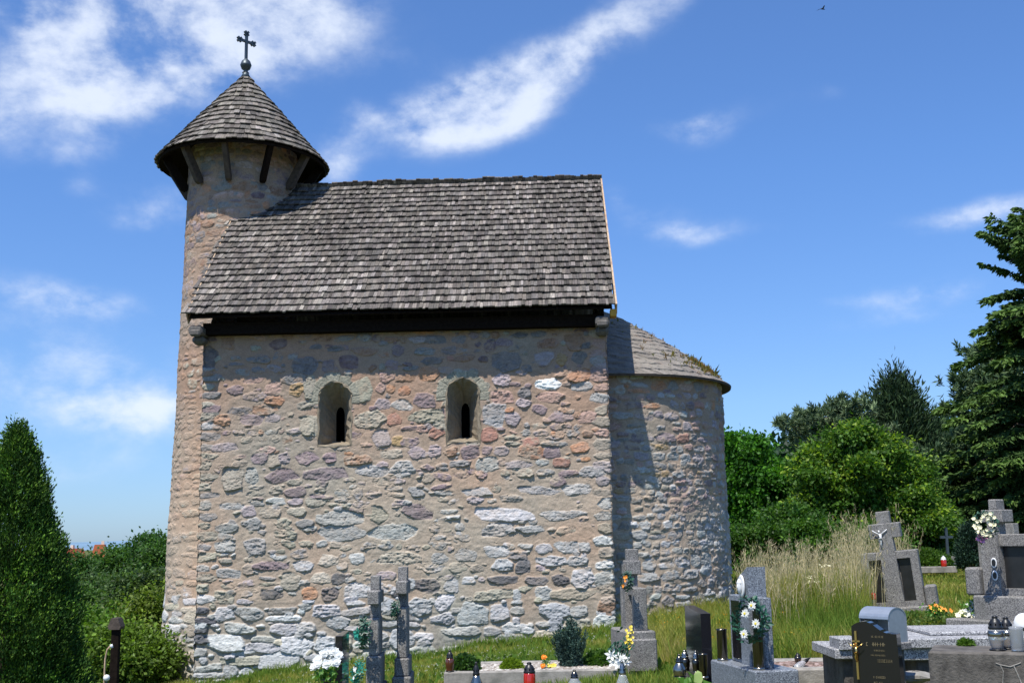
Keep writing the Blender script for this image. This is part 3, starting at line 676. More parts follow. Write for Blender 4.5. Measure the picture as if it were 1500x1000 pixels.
def shingle_mesh(name, rects, mat, parent, base=(.135, .120, .105)):
    """rects: list of (origin, across, down, normal, width, length, lift_low, thick, shade)"""
    n = len(rects); V = np.zeros((n, 8, 3)); C = np.zeros((n, 8, 3))
    for i, (o, a, d, nr, w, l, l0, l1, t, sh) in enumerate(rects):
        for k, (sa, sd, sn) in enumerate(((0, 0, 0), (1, 0, 0), (1, 1, 0), (0, 1, 0), (0, 0, 1), (1, 0, 1), (1, 1, 1), (0, 1, 1))):
            V[i, k] = o+a*w*sa+d*l*sd+nr*((l1 if sd else l0)+t*sn)
        C[i] = np.array(base)*np.array(sh)
    q = np.array([(4, 5, 6, 7), (3, 2, 1, 0), (0, 1, 5, 4), (1, 2, 6, 5), (2, 3, 7, 6), (3, 0, 4, 7)])
    F = (np.arange(n)[:, None, None]*8+q[None]).reshape(-1, 4)
    return mesh_np(name, V.reshape(-1, 3), F, mat, parent, C.reshape(-1, C.shape[-1]))
def shade(rn, base=1.0):
    s = base*rn.choice([.52, .75, .92, 1.08, 1.3, 1.65, 2.1], p=[.14, .2, .22, .2, .14, .07, .03])*rn.uniform(.88, 1.12)
    return (s*rn.uniform(.97, 1.04), s, s*rn.uniform(.95, 1.05))

def build_nave_roof():
    rn = np.random.default_rng(9); z0, z1 = ZE-ZB, ZR-ZB
    for side in (0, 1):
        y0 = -OV if side == 0 else 2*CW+OV
        up = np.array([0, (CW-y0), z1-z0]); ln = np.linalg.norm(up); up /= ln
        nr = np.array([0, -up[2], up[1]]) if side == 0 else np.array([0, up[2], up[1]]); nr /= np.linalg.norm(nr)
        org = np.array([0, y0, z0]); A = np.array([1., 0, 0]); rows = 23; ex = ln/rows; rects = []
        tone = lambda x, s: .75+.5*vn(np.array([x*1.3]), np.array([s*1.1]), 5)[0]
        for r in range(rows+1):
            s0 = r*ex; x = -.16-rn.uniform(0, .1); wave = rn.uniform(0, 9)
            while x < CL+.10:
                w = rn.uniform(.038, .085); w = min(w, CL+.13-x)
                if w < .02: break
                j = rn.normal()*.008+.012*math.sin(x*2+wave)
                dn = s0+j+.012*math.sin(x*.9+r)
                o = org+A*x+up*(dn); l = ex*1.9
                if r == rows: l = ex*.55+.06
                p = o+up*(l*.5)
                if math.hypot(p[0]-TC[0], p[1]-TC[1]) > 1.0 or True:
                    t = rn.uniform(.018, .03); sk = A*w
                    rects.append((o+nr*(.05+(.0)), A, up, nr, w*rn.uniform(.93, .99), l, rn.uniform(.038, .056), -.02, t, shade(rn, tone(x, s0))))
                x += w
        # origin of each rect is its butt (lower) end, lifted; the head tucks under the next course
        rt = shingle_mesh('nave_roof' if side == 0 else 'nave_roof_north', rects, m_shingle, church)
        if side == 0: roof = rt
        # boarding under the shingles
        mb = MB(); P = [org+A*-.12, org+A*(CL+.08), org+A*(CL+.08)+up*ln, org+A*-.12+up*ln]
        P2 = [p+nr*.028 for p in P]
        mb.add(P+P2, [(0, 1, 2, 3), (7, 6, 5, 4), (0, 4, 5, 1), (1, 5, 6, 2), (2, 6, 7, 3), (3, 7, 4, 0)])
        mb.build('roof_boarding', m_darkwood, church)
        # verge boards on both gables
        for gx, m_ in ((-.165, m_newwood), (CL+.135, m_newwood)):
            mb = MB(); a = org+np.array([gx, 0, 0])-nr*.10; b = a+up*ln; w_ = .03 if gx > 0 else .02
            e = [a, a+nr*.20, b+nr*.20, b]; f = [p+np.array([w_, 0, 0]) for p in e]
            mb.add(e+f, [(0, 1, 2, 3), (7, 6, 5, 4), (0, 4, 5, 1), (1, 5, 6, 2), (2, 6, 7, 3), (3, 7, 4, 0)])
            mb.build('verge_board', m_, church)
    mb = MB(); mb.box((CL+.1, -OV+.12, ZE-.06-ZB), (.11, .22, .13), bev=.01); mb.build('board_end', m_yellow, church)
    # the north shingles stand up over the ridge
    rn = np.random.default_rng(3); rects = []; x = .55
    upn = np.array([0, -(CW+OV), z1-z0]); upn /= np.linalg.norm(upn); nrm = np.array([0, upn[2], -upn[1]])
    while x < CL+.1:
        w = rn.uniform(.06, .13)
        base = np.array([x, CW+.26, z1-.2]); l = .47+rn.normal()*.012-.02*(x < 2)
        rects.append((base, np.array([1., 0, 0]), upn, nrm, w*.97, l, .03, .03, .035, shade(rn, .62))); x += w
    shingle_mesh('ridge_course', rects, m_shingle, church)
build_nave_roof()

def build_tower_roof():
    rn = np.random.default_rng(12); RR, z0, z1 = 1.70, 7.70, 9.72; cx, cy = TC
    ln = math.hypot(RR, z1-z0); rows = 14; ex = ln/rows; rects = []
    for r in range(rows):
        rad = RR*(1-r/rows); n = max(9, int(2*math.pi*rad/.10)); ph = rn.uniform(0, 1)
        for k in range(n):
            t = 2*math.pi*(k+ph+rn.uniform(-.1, .1))/n
            rd = np.array([math.cos(t), math.sin(t), 0]); A = np.array([-math.sin(t), math.cos(t), 0])
            up = (-rd*RR+np.array([0, 0, z1-z0]))/ln; nr = (rd*(z1-z0)+np.array([0, 0, RR]))/ln
            w = 2*math.pi*rad/n*1.04; j = rn.normal()*.010
            p = np.array([cx, cy, 0])+rd*rad+np.array([0, 0, z0+(z1-z0)*(r/rows)-ZB])-up*(.03-j)
            rects.append((p-A*w/2+nr*.02, A, up, nr, w, ex*1.6, rn.uniform(.024, .042), -.02, rn.uniform(.016, .026), shade(rn, 1.05)))
    rf = shingle_mesh('tower_roof', rects, m_shingle, church, base=(.145, .13, .112))
    mb = MB(); n = 48
    P = [[(cx+r_*math.cos(2*math.pi*k/n), cy+r_*math.sin(2*math.pi*k/n), z-ZB) for k in range(n)] for r_, z in ((.03, z1+.0), (RR+.01, z0-.005), (RR-.01, z0-.05), (.9, z0+.34), (.9, z0+.8))]
    mb.add([p for q in P for p in q], [(i*n+k, i*n+(k+1) % n, (i+1)*n+(k+1) % n, (i+1)*n+k) for i in range(4) for k in range(n)])
    mb.build('roof_lining', m_darkwood, church)
    for i in range(11):
        t = -math.pi/2+AL+2*math.pi*i/11; rd = np.array([math.cos(t), math.sin(t), 0]); tn = np.array([-math.sin(t), math.cos(t), 0])
        c = np.array([cx, cy, 0]); mb = MB()
        a = c+rd*1.11+np.array([0, 0, 7.02-ZB]); b = c+rd*1.58+np.array([0, 0, z0-ZB+.02]); a2 = c+rd*1.28+np.array([0, 0, 7.0-ZB]); b2 = c+rd*1.70+np.array([0, 0, z0-.03-ZB])
        w_ = tn*.055
        lo, hi = c+rd*1.17+np.array([0, 0, 7.10-ZB]), c+rd*1.60+np.array([0, 0, z0-ZB+.03]); dv = hi-lo; dv /= np.linalg.norm(dv); pv = rd*dv[2]-np.array([0, 0, 1.])*np.dot(dv, rd); w_ = tn*.047
        pts = [lo-pv*.09+dv*.03, lo-pv*.04-dv*.05, lo+pv*.03-dv*.05, lo+pv*.08+dv*.02, hi+pv*.06, hi-pv*.10]
        nn = len(pts); mb.add([p-w_ for p in pts]+[p+w_ for p in pts], [tuple(range(nn))[::-1], tuple(range(nn, 2*nn))]+[(k, (k+1) % nn, nn+(k+1) % nn, nn+k) for k in range(nn)])
        mb.build('roof_brace', m_oldwood if i % 2 == 0 else m_darkwood, church)
    z = z1-ZB-.06
    mb = MB(); mb.lathe([(.12, 0), (.07, .1), (.045, .17), (.05, .19), (.09, .22), (.115, .29), (.12, .305), (.115, .32), (.09, .39), (.05, .43), (.02, .46)], (cx, cy, z), 20)
    fin = mb.build('roof_finial', m_iron, church, smooth=True)
    mb = MB(); r_ = Matrix.Rotation(R(48), 3, 'Z'); zz = z+.44
    mb.box((cx, cy, zz+.29), (.05, .05, .60), r_); 
    c_ = Vector((cx, cy, zz+.40)); mb.box(c_, (.36, .045, .05), r_)
    for q in (-1, 1):
        p = c_+r_ @ Vector((q*.17, 0, 0)); mb.box(p, (.05, .05, .13), r_ @ Matrix.Rotation(R(45), 3, 'Y')).box(p, (.13, .05, .05), r_ @ Matrix.Rotation(R(45), 3, 'Y'))
    p = Vector((cx, cy, zz+.58)); mb.box(p, (.05, .05, .13), r_ @ Matrix.Rotation(R(45), 3, 'Y')).box(p, (.13, .05, .05), r_ @ Matrix.Rotation(R(45), 3, 'Y'))
    mb.build('finial_cross', m_iron, fin)
build_tower_roof()
#PART2
# ------------------------------------------------------------------ vegetation
def nrm(v): return v/np.maximum(np.linalg.norm(v, axis=-1, keepdims=True), 1e-9)
def leaf_quads(P, D, size, asp, rn, flat=.5):
    """diamond leaves at P pointing along D"""
    n = len(P); D = nrm(D); rnd = rn.normal(size=(n, 3)); Sd = nrm(np.cross(D, rnd)); sz = size*rn.uniform(.65, 1.3, (n, 1))
    up = np.cross(D, Sd)
    V = np.stack([P, P+D*sz*.5+Sd*sz*asp+up*sz*.06, P+D*sz, P+D*sz*.5-Sd*sz*asp+up*sz*.06], 1)
    return V.reshape(-1, 3)
def leaf_mesh(name, V, C, mat, parent=None):
    n = len(V)//4; F = np.arange(n*4).reshape(n, 4)
    return mesh_np(name, V, F, mat, parent, np.repeat(C, 4, axis=0) if len(C) == n else C)
def broad_crown(blobs, nclump, nleaf, sig, size, col, tipcol, rn, tipamt=.25, asp=.3):
    """leaf clumps spread over and inside a few overlapping ellipsoids"""
    Vs = []; Cs = []; vol = np.array([b[3]*b[4]*b[5] for b in blobs])**.7; cnt = (nclump*vol/vol.sum()).astype(int)
    for b, m in zip(blobs, cnt):
        nb = max(7, int(9*(b[3]/1.0)**.5)); bd = nrm(rn.normal(size=(nb, 3))+np.array((0, 0, .25))); bc = bd*rn.uniform(.55, .95, (nb, 1))*np.array(b[3:6]); br_ = rn.uniform(.26, .46, nb)*min(b[3:6])
        which = rn.integers(0, nb, m); d = nrm(nrm(rn.normal(size=(m, 3)))+bd[which]*.5+np.array((0, 0, .3)))
        c = np.array(b[:3])+bc[which]+d*(br_[which]*rn.uniform(.6, 1.15, m))[:, None]*np.array((1.15, 1.15, .8))
        low_ = rn.random(m) < .22; d0 = nrm(rn.normal(size=(m, 3))); c = np.where(low_[:, None], np.array(b[:3])+d0*rn.uniform(.2, .9, (m, 1))*np.array(b[3:6]), c)
        k = rn.poisson(nleaf, m)+4; idx = np.repeat(np.arange(m), k)
        s_ = (sig*rn.uniform(.6, 1.4, m))[idx][:, None]
        P = c[idx]+rn.normal(size=(len(idx), 3))*s_*np.array((1, 1, .62))
        out = nrm(P-np.array(b[:3])); D = nrm(out*.6+rn.normal(size=P.shape)*.75+np.array((0, 0, -.15)))
        Vs.append(leaf_quads(P, D, size, asp, rn))
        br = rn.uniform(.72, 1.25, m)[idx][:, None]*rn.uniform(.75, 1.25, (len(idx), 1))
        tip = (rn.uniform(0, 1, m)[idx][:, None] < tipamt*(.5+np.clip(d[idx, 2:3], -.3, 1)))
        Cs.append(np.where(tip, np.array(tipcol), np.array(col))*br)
    return np.concatenate(Vs), np.concatenate(Cs)
def trunk_mesh(parent, h, r, limbs, rn, mat=None, lean=0, name='trunk'):
    mb = MB(); pts = [(lean*h*t+.05*math.sin(t*5)*r*6, .03*math.cos(t*4), h*t-.3*(t == 0)) for t in np.linspace(0, 1, 7)]
    mb.tube(pts, [r*(1-.75*t)+.4*r*(t < .05) for t in np.linspace(0, 1, 7)], 8)
    for (t0, dx, dy, dz) in limbs:
        p = Vector((lean*h*t0, 0, h*t0)); e = p+Vector((dx, dy, dz)); m_ = (p+e)/2+Vector((0, 0, -.1*abs(dx)))
        mb.tube([p, m_, e], [r*.45*(1.1-t0*.6), r*.28, r*.08], 6)
    return mb.build(name, mat or m_bark, parent, smooth=True)
def broad_tree(name, label, cat, base, blobs, seed, nclump, nleaf, sig, size, col, tip, tipamt=.25, group=None, trunk=.16, mat=None):
    rn = np.random.default_rng(seed); t = thing(name, label, cat, base, 0, group)
    V, C = broad_crown(blobs, nclump, nleaf, sig, size, col, tip, rn, tipamt)
    leaf_mesh('crown', V, C, mat or m_leaf, t)
    h = max(b[2] for b in blobs)
    trunk_mesh(t, h*.85, trunk, [(.35+.08*i, b[0]*.75, b[1]*.75, max(.2, (b[2]-h*.35)*.6)) for i, b in enumerate(blobs[:6])], rn)
    return t
def base_at(px, D, py=880):             # foot of a thing seen in that column of the photograph, at depth D
    p = at(px, py, D); return np.array([p[0], D, gz(p[0], D)])
def top_z(px, py, D): return at(px, py, D)[2]

def spruce(name, label, base, H, rb, seed, col, tip, dens=1.0, droop=.35, group=None, wid=.05, needle=.16, bare=.0, pw=.8):
    rn = np.random.default_rng(seed); t = thing(name, label, 'spruce', base, 0, group); Vs = []; Cs = []; mb = MB()
    z = H*(.05+bare)
    while z < H*.985:
        f = 1-z/H; L = rb*(f**pw)*rn.uniform(.8, 1.1)+.08; n = max(4, int(7*dens))
        for k in range(n):
            a = rn.uniform(0, 2*math.pi); l = L*rn.uniform(.42, 1.25); d = np.array([math.cos(a), math.sin(a), 0])
            m_ = max(5, int(l*30*dens)); s = np.sort(rn.uniform(.12, 1, m_))[:, None]
            dz = l*(.28*s-droop*1.5*s**2+(.25*s**3)) if f > .25 else l*(.6*s-.1*s**2)
            c = np.array([0, 0, z])+d*l*s+np.array([0, 0, 1.])*dz
            side = np.cross(d, (0, 0, 1.))
            for q in range(5):
                sg = rn.choice([-1, 1], (m_, 1)); o = side*sg*rn.uniform(0, .22, (m_, 1))*l*(1-s*.7)*.9
                P = c+o+np.array([0, 0, -1.])*np.abs(o[:, :1]*side[0]+o[:, 1:2]*side[1])*.5
                D = nrm(d*.7+side*sg*.8+np.array([0, 0, -.55])+rn.normal(size=(m_, 3))*.35)
                Vs.append(leaf_quads(P, D, needle, wid/needle, rn)); br = rn.uniform(.7, 1.3, (m_, 1))*rn.uniform(.8, 1.2)
                Cs.append(np.where(s > .84, np.array(tip), np.array(col))*br)
            if k < 3: mb.tube([(0, 0, z), tuple(np.array([0, 0, z])+d*l*.5+np.array([0, 0, .05*l])), tuple(np.array([0, 0, z])+d*l*.62+np.array([0, 0, -.02*l]))], [.03+.02*f, .02, .006], 4, cap=False)
        z += H*.018+.09*rn.uniform(.6, 1.2)
    leaf_mesh('crown', np.concatenate(Vs), np.concatenate(Cs), m_needle, t)
    mb.tube([(0, 0, -.4), (0, 0, H*.5), (0, 0, H)], [.022*H+.05, .014*H, .01], 8); mb.build('trunk', m_bark, t)
    return t
def pine(name, label, base, H, spread, seed, col, tip, group=None, blobs=None, size=.17):
    """clouds of upturned needle tufts at the ends of long limbs"""
    rn = np.random.default_rng(seed); t = thing(name, label, 'pine', base, 0, group); Vs = []; Cs = []; mb = MB()
    mb.tube([(0, 0, -.4), (.1, 0, H*.5), (0, 0, H*.97)], [.2, .13, .03], 8)
    z = H*.3
    while z < H:
        f = (z/H-.3)/.7; prof = math.sin(math.pi*min(1, (1-f)**.75*.85+.06))
        for k in range(3):
            a = rn.uniform(0, 2*math.pi); l = spread*prof*rn.uniform(.5, 1.15)+.15; d = np.array([math.cos(a), math.sin(a), 0]); rise = l*rn.uniform(.15, .55)
            e = np.array([0, 0, z])+d*l+np.array([0, 0, rise]); mb.tube([(0, 0, z), tuple(np.array([0, 0, z])+d*l*.55+np.array([0, 0, rise*.3])), tuple(e)], [.05, .03, .01], 5, cap=False)
            nt_ = int(8+l*9); s = rn.uniform(.35, 1.05, (nt_, 1)); side = np.cross(d, (0, 0, 1.))
            cc = np.array([0, 0, z])+d*l*s+np.array([0, 0, 1.])*rise*s**1.6+side*rn.normal(size=(nt_, 1))*.26*l*.7+rn.normal(size=(nt_, 3))*.08
            for q in range(nt_):
                m_ = 34; ax = nrm(d*.5+np.array([0, 0, 1.])+rn.normal(size=3)*.35); D = nrm(rn.normal(size=(m_, 3))*.75+ax)
                P = cc[q]+ax*rn.uniform(-.12, .14, (m_, 1))
                Vs.append(leaf_quads(P, D, size, .11, rn)); Cs.append(np.where(rn.random((m_, 1)) < .3, np.array(tip), np.array(col))*rn.uniform(.75, 1.3))
        z += H*.028+.04
    leaf_mesh('crown', np.concatenate(Vs), np.concatenate(Cs), m_needle, t); mb.build('trunk', m_bark, t)
    return t
def thuja(name, label, cat, base, H, rad, seed, n, size, col, tip, prof=None, group=None, asp=.28, core=True):
    """a dense column of upright flat sprays"""
    rn = np.random.default_rng(seed); t = thing(name, label, cat, base, 0, group)
    prof = prof or (lambda f: (1-f)**.72*(1-.12*(1-f)))
    nc = n//22; f = 1-rn.uniform(0, 1, nc)**.62; th = rn.uniform(0, 2*math.pi, nc)
    rr = rad*np.array([prof(q) for q in f])*rn.uniform(.74, 1.05, nc)*(1+.34*(fbm(th*2.2, f*16+th, seed, 3)-.5)*2)
    c = np.stack([rr*np.cos(th), rr*np.sin(th), f*H], 1); idx = np.repeat(np.arange(nc), 22)
    out = nrm(np.stack([np.cos(th), np.sin(th), th*0], 1))[idx]
    P = c[idx]+rn.normal(size=(len(idx), 3))*np.array((1, 1, 1.5))*size*.9
    D = nrm(out*.55+np.array([0, 0, 1.])*.9+rn.normal(size=P.shape)*.42)
    V = leaf_quads(P, D, size, asp, rn); br = rn.uniform(.55, 1.4, nc)[idx][:, None]*rn.uniform(.8, 1.2, (len(idx), 1))*(.55+.9*fbm(th*2.6, f*15, seed+3, 3))[idx][:, None]
    C = np.where(rn.uniform(0, 1, nc)[idx][:, None] < .3, np.array(tip), np.array(col))*br
    leaf_mesh('crown', V, C, m_needle, t)
    mb = MB(); mb.tube([(0, 0, -.3), (0, 0, H*.5), (0, 0, H*.9)], [.045*rad+.03, .03*rad+.02, .01], 7); mb.build('trunk', m_bark, t)
    return t

# --- left: the big thuja beside the slope
b = base_at(12, 14.5); zt = top_z(20, 622, 14.5)
thuja('thuja_tree', 'tall dark green conical thuja at the left edge of the photo', 'thuja', b, zt-b[2], 1.10, 1, 190000, .046, (.036, .09, .014), (.12, .23, .025), prof=lambda f: min(1.0, (1-f)**.74), asp=.2)
b = base_at(84, 15.0); zt = top_z(84, 905, 15.0)
thuja('thuja_shrub', 'low dark green thuja shrub beside the foot of the tall thuja', 'shrub', b, zt-b[2], .42, 2, 26000, .045, (.02, .05, .012), (.05, .11, .02), prof=lambda f: min(1, (1-f)**.5*1.1))

# --- left: slope of bushes and trees below the church
def blobset(w, h, n, rn, flat=.8):
    out = []
    for i in range(n):
        x = rn.uniform(-.55, .55)*w; zt_ = h*(1-.45*abs(x/w*1.8)**1.6)*rn.uniform(.8, 1); r = w*rn.uniform(.24, .38)
        out.append((x, rn.uniform(-.3, .3)*w, max(zt_-r*flat, r*.5), r, r, r*flat))
    out.append((0, 0, h*.45, w*.42, w*.42, h*.42)); return out
LT = [  # px centre, py top, depth, width px, colour, label
 (122, 813, 62, 100, (.024, .060, .017), 'broad dark tree beyond the slope, under the small red roofs left of the tower'),
 (178, 796, 58, 70, (.028, .066, .018), 'rounded tree on the far slope with its crown reaching the right red roof'),
 (212, 784, 55, 86, (.022, .056, .016), 'tallest far tree on the slope, close against the round tower'),
 (245, 796, 50, 60, (.026, .062, .018), 'far tree mostly hidden behind the round tower'),
 (135, 838, 40, 130, (.030, .058, .022), 'wide olive bush in the middle of the left slope'),
 (205, 836, 37, 110, (.033, .062, .026), 'dull green bush in the middle of the slope beside the tower'),
 (150, 880, 28, 150, (.055, .105, .018), 'bright green thicket on the slope behind the dark wooden post'),
 (225, 872, 26, 110, (.062, .098, .020), 'yellow-green thicket on the slope touching the foot of the tower'),
 (118, 905, 24, 80, (.040, .090, .016), 'fresh green bush between the tall thuja and the wooden post'),
 (190, 925, 21, 95, (.050, .092, .018), 'low leafy bush just right of the wooden post'),
 (95, 860, 32, 90, (.030, .068, .018), 'dark bush on the slope right behind the tall thuja')]
for i, (px, py, D, w, c, lab) in enumerate(LT):
    rn = np.random.default_rng(40+i); b = base_at(px, D); h = top_z(px, py, D)-b[2]; wm = w/FPX*D; BS = blobset(wm*.95, h, 5, rn); mt = max(q[2]+q[5] for q in BS); BS = [(q[0], q[1], q[2]*h/mt, q[3], q[4], q[5]) for q in BS]
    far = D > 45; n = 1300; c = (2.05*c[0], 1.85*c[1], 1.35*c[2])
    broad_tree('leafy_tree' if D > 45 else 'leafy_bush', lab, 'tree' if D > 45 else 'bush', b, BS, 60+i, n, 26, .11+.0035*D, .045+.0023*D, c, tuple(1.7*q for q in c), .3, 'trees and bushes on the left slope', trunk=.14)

# --- right: trees behind the graveyard
def rel(px, py, D, base, rx, ry=None, rz=None):
    p = at(px, py, D)-base; return (p[0], RNG.uniform(-.4, .4), p[2], rx, ry or rx, rz or rx*.8)
b = base_at(1118, 34)
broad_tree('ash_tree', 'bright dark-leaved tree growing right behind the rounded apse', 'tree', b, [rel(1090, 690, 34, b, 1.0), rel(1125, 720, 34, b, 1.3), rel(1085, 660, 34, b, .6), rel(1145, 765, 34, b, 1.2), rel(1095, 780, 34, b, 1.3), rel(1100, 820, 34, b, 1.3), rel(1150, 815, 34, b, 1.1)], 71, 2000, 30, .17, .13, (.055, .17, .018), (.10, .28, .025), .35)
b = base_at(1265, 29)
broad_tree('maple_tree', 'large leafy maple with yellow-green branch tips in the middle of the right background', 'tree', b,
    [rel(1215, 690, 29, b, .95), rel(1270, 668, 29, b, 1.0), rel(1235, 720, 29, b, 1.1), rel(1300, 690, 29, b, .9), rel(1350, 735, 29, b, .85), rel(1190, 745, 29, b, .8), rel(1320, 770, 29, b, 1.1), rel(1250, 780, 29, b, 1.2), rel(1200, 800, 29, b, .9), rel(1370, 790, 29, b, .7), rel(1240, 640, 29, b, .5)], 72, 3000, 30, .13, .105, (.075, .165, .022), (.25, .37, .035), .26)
b = base_at(1150, 27)
broad_tree('leafy_bush', 'dark bush filling the gap between the apse tree and the maple', 'bush', b, [rel(1120, 800, 27, b, .8), rel(1165, 790, 27, b, .8), rel(1210, 815, 27, b, .7), rel(1140, 840, 27, b, .7), rel(1180, 845, 27, b, .6)], 73, 1100, 28, .14, .095, (.045, .115, .017), (.09, .19, .025), .3)
b = base_at(1255, 25)
broad_tree('leafy_bush', 'fresh green low bush behind the tall dry grass', 'bush', b, [rel(1195, 800, 25, b, .55), rel(1235, 805, 25, b, .5), rel(1290, 800, 25, b, .6), rel(1260, 830, 25, b, .6)], 74, 1100, 28, .12, .085, (.05, .13, .015), (.10, .21, .02), .3)
b = base_at(1345, 46)
pine('pine_tree', 'bluish pine with a loose rounded crown, leftmost of the background pines', base_at(1212, 46, 578), top_z(1215, 600, 46)-base_at(1212, 46, 578)[2], 2.1, 81, (.08, .125, .065), (.17, .23, .11), 'pines behind the graveyard', size=.24)
b = base_at(1310, 50, 548); thuja('black_pine', 'dark pointed conifer rising highest above the maple', 'conifer', b, top_z(1310, 556, 50)-b[2], 2.7, 82, 60000, .30, (.026, .052, .022), (.05, .09, .03), prof=lambda f: min(1, (1-f)**.85*1.15)*(1+.35*math.sin(f*47)*(.3+.7*(math.sin(f*131)))), asp=.10)
pine('pine_tree', 'small pine between the dark pointed conifer and the big spruce', base_at(1378, 44, 632), top_z(1380, 668, 44)-base_at(1378, 44, 632)[2], 2.1, 83, (.06, .105, .05), (.13, .18, .08), 'pines behind the graveyard', size=.22)
pine('pine_tree', 'pine whose crown reaches out left of the big spruce', base_at(1462, 38, 500), top_z(1462, 510, 38)-base_at(1462, 38, 500)[2], 1.8, 84, (.06, .105, .05), (.13, .19, .08), 'pines behind the graveyard', size=.22)
spruce('spruce_tree', 'big dark spruce cut by the right edge of the photo', base_at(1512, 31, 310), top_z(1512, 300, 31)-base_at(1512, 31, 310)[2], 3.9, 85, (.045, .088, .022), (.085, .15, .03), dens=1.25, pw=.62, droop=.45, group='spruces behind the graveyard', wid=.04, needle=.2)
spruce('spruce_tree', 'shorter drooping spruce in front of the big spruce, behind the right graves', base_at(1402, 33, 660), top_z(1402, 660, 33)-base_at(1402, 33, 660)[2], 2.2, 86, (.05, .095, .024), (.095, .16, .032), dens=1.3, droop=.5, group='spruces behind the graveyard', wid=.04, needle=.2)
spruce('spruce_tree', 'drooping spruce between the short spruce and the photo edge', base_at(1462, 34, 600), top_z(1462, 600, 34)-base_at(1462, 34, 600)[2], 2.1, 87, (.042, .08, .022), (.08, .14, .03), dens=1.3, droop=.5, group='spruces behind the graveyard', wid=.04, needle=.2)
broad_tree('leafy_tree', 'dark leafy tree behind the gap between maple and spruces', 'tree', base_at(1395, 40), blobset(7, top_z(1395, 700, 40)-base_at(1395, 40)[2], 5, np.random.default_rng(3)), 88, 1300, 24, .3, .2, (.022, .05, .016), (.035, .08, .02), .3)
# a wooded rise closes the view far behind
def wooded(name, px0, px1, tops, D, seed, c):
    rn = np.random.default_rng(seed); Vs = []; Cs = []
    n = 2600; px = rn.uniform(px0, px1, n); d = rn.uniform(D, D*1.2, n); P = []
    for x_, d_ in zip(px, d):
        ty = np.interp(x_, [t[0] for t in tops], [t[1] for t in tops]); zt_ = top_z(x_, ty, d_); q = at(x_, 700, d_); P.append((q[0], d_, -3+(zt_+3)*rn.uniform(0, 1)**.6))
    P = np.array(P); idx = np.repeat(np.arange(n), 26); Q = P[idx]+rn.normal(size=(len(idx), 3))*D*.009
    Vs = leaf_quads(Q, nrm(rn.normal(size=Q.shape)+np.array((0, -.4, .5))), D*.0085, .35, rn); br = rn.uniform(.7, 1.3, n)[idx][:, None]
    tag(leaf_mesh(name, Vs, np.array(c)*br, m_leaf), 'dark wooded rise behind the trees on the right', 'woods', kind='stuff')
wooded('far_wood', 1040, 1640, [(1040, 700), (1150, 668), (1380, 640), (1450, 618), (1640, 600)], 120, 5, (.028, .062, .03))

# ------------------------------------------------------------------ red roofs over the trees at the left
for (px, pt, w, lab) in ((147, 797, 20, 'orange-red tiled roof over the slope trees, nearer the tower'), (98, 803, 30, 'flat orange-red tiled roof over the slope trees, nearer the tall thuja')):
    D = 240; p = at(px, pt, D); t = thing('red_roofed_house', lab, 'house', (p[0], D, p[2]-9), .3 if px > 120 else -.2, 'houses beyond the slope')
    wm = w/FPX*D
    mb = MB(); mb.box((0, 0, 3.2), (wm*.94, 7, 6.4)); wl = mb.build('wall', m_render, t)
    mb = MB(); mb.prism([(-wm*.55, 6.3), (-wm*.32, 9), (wm*.32, 9), (wm*.55, 6.3)], -3.9, 3.9, 'xz'); rf = mb.build('roof', m_roofred, t)
    mb = MB(); mb.box((wm*.15, 1, 9.2), (.6, .6, 1.0)); mb.build('chimney', m_render, rf)
    for k in (-.25, .25):
        mb = MB(); mb.box((k*wm, -3.52, 4), (.9, .08, 1.3)); mb.build('window', m_black, t)

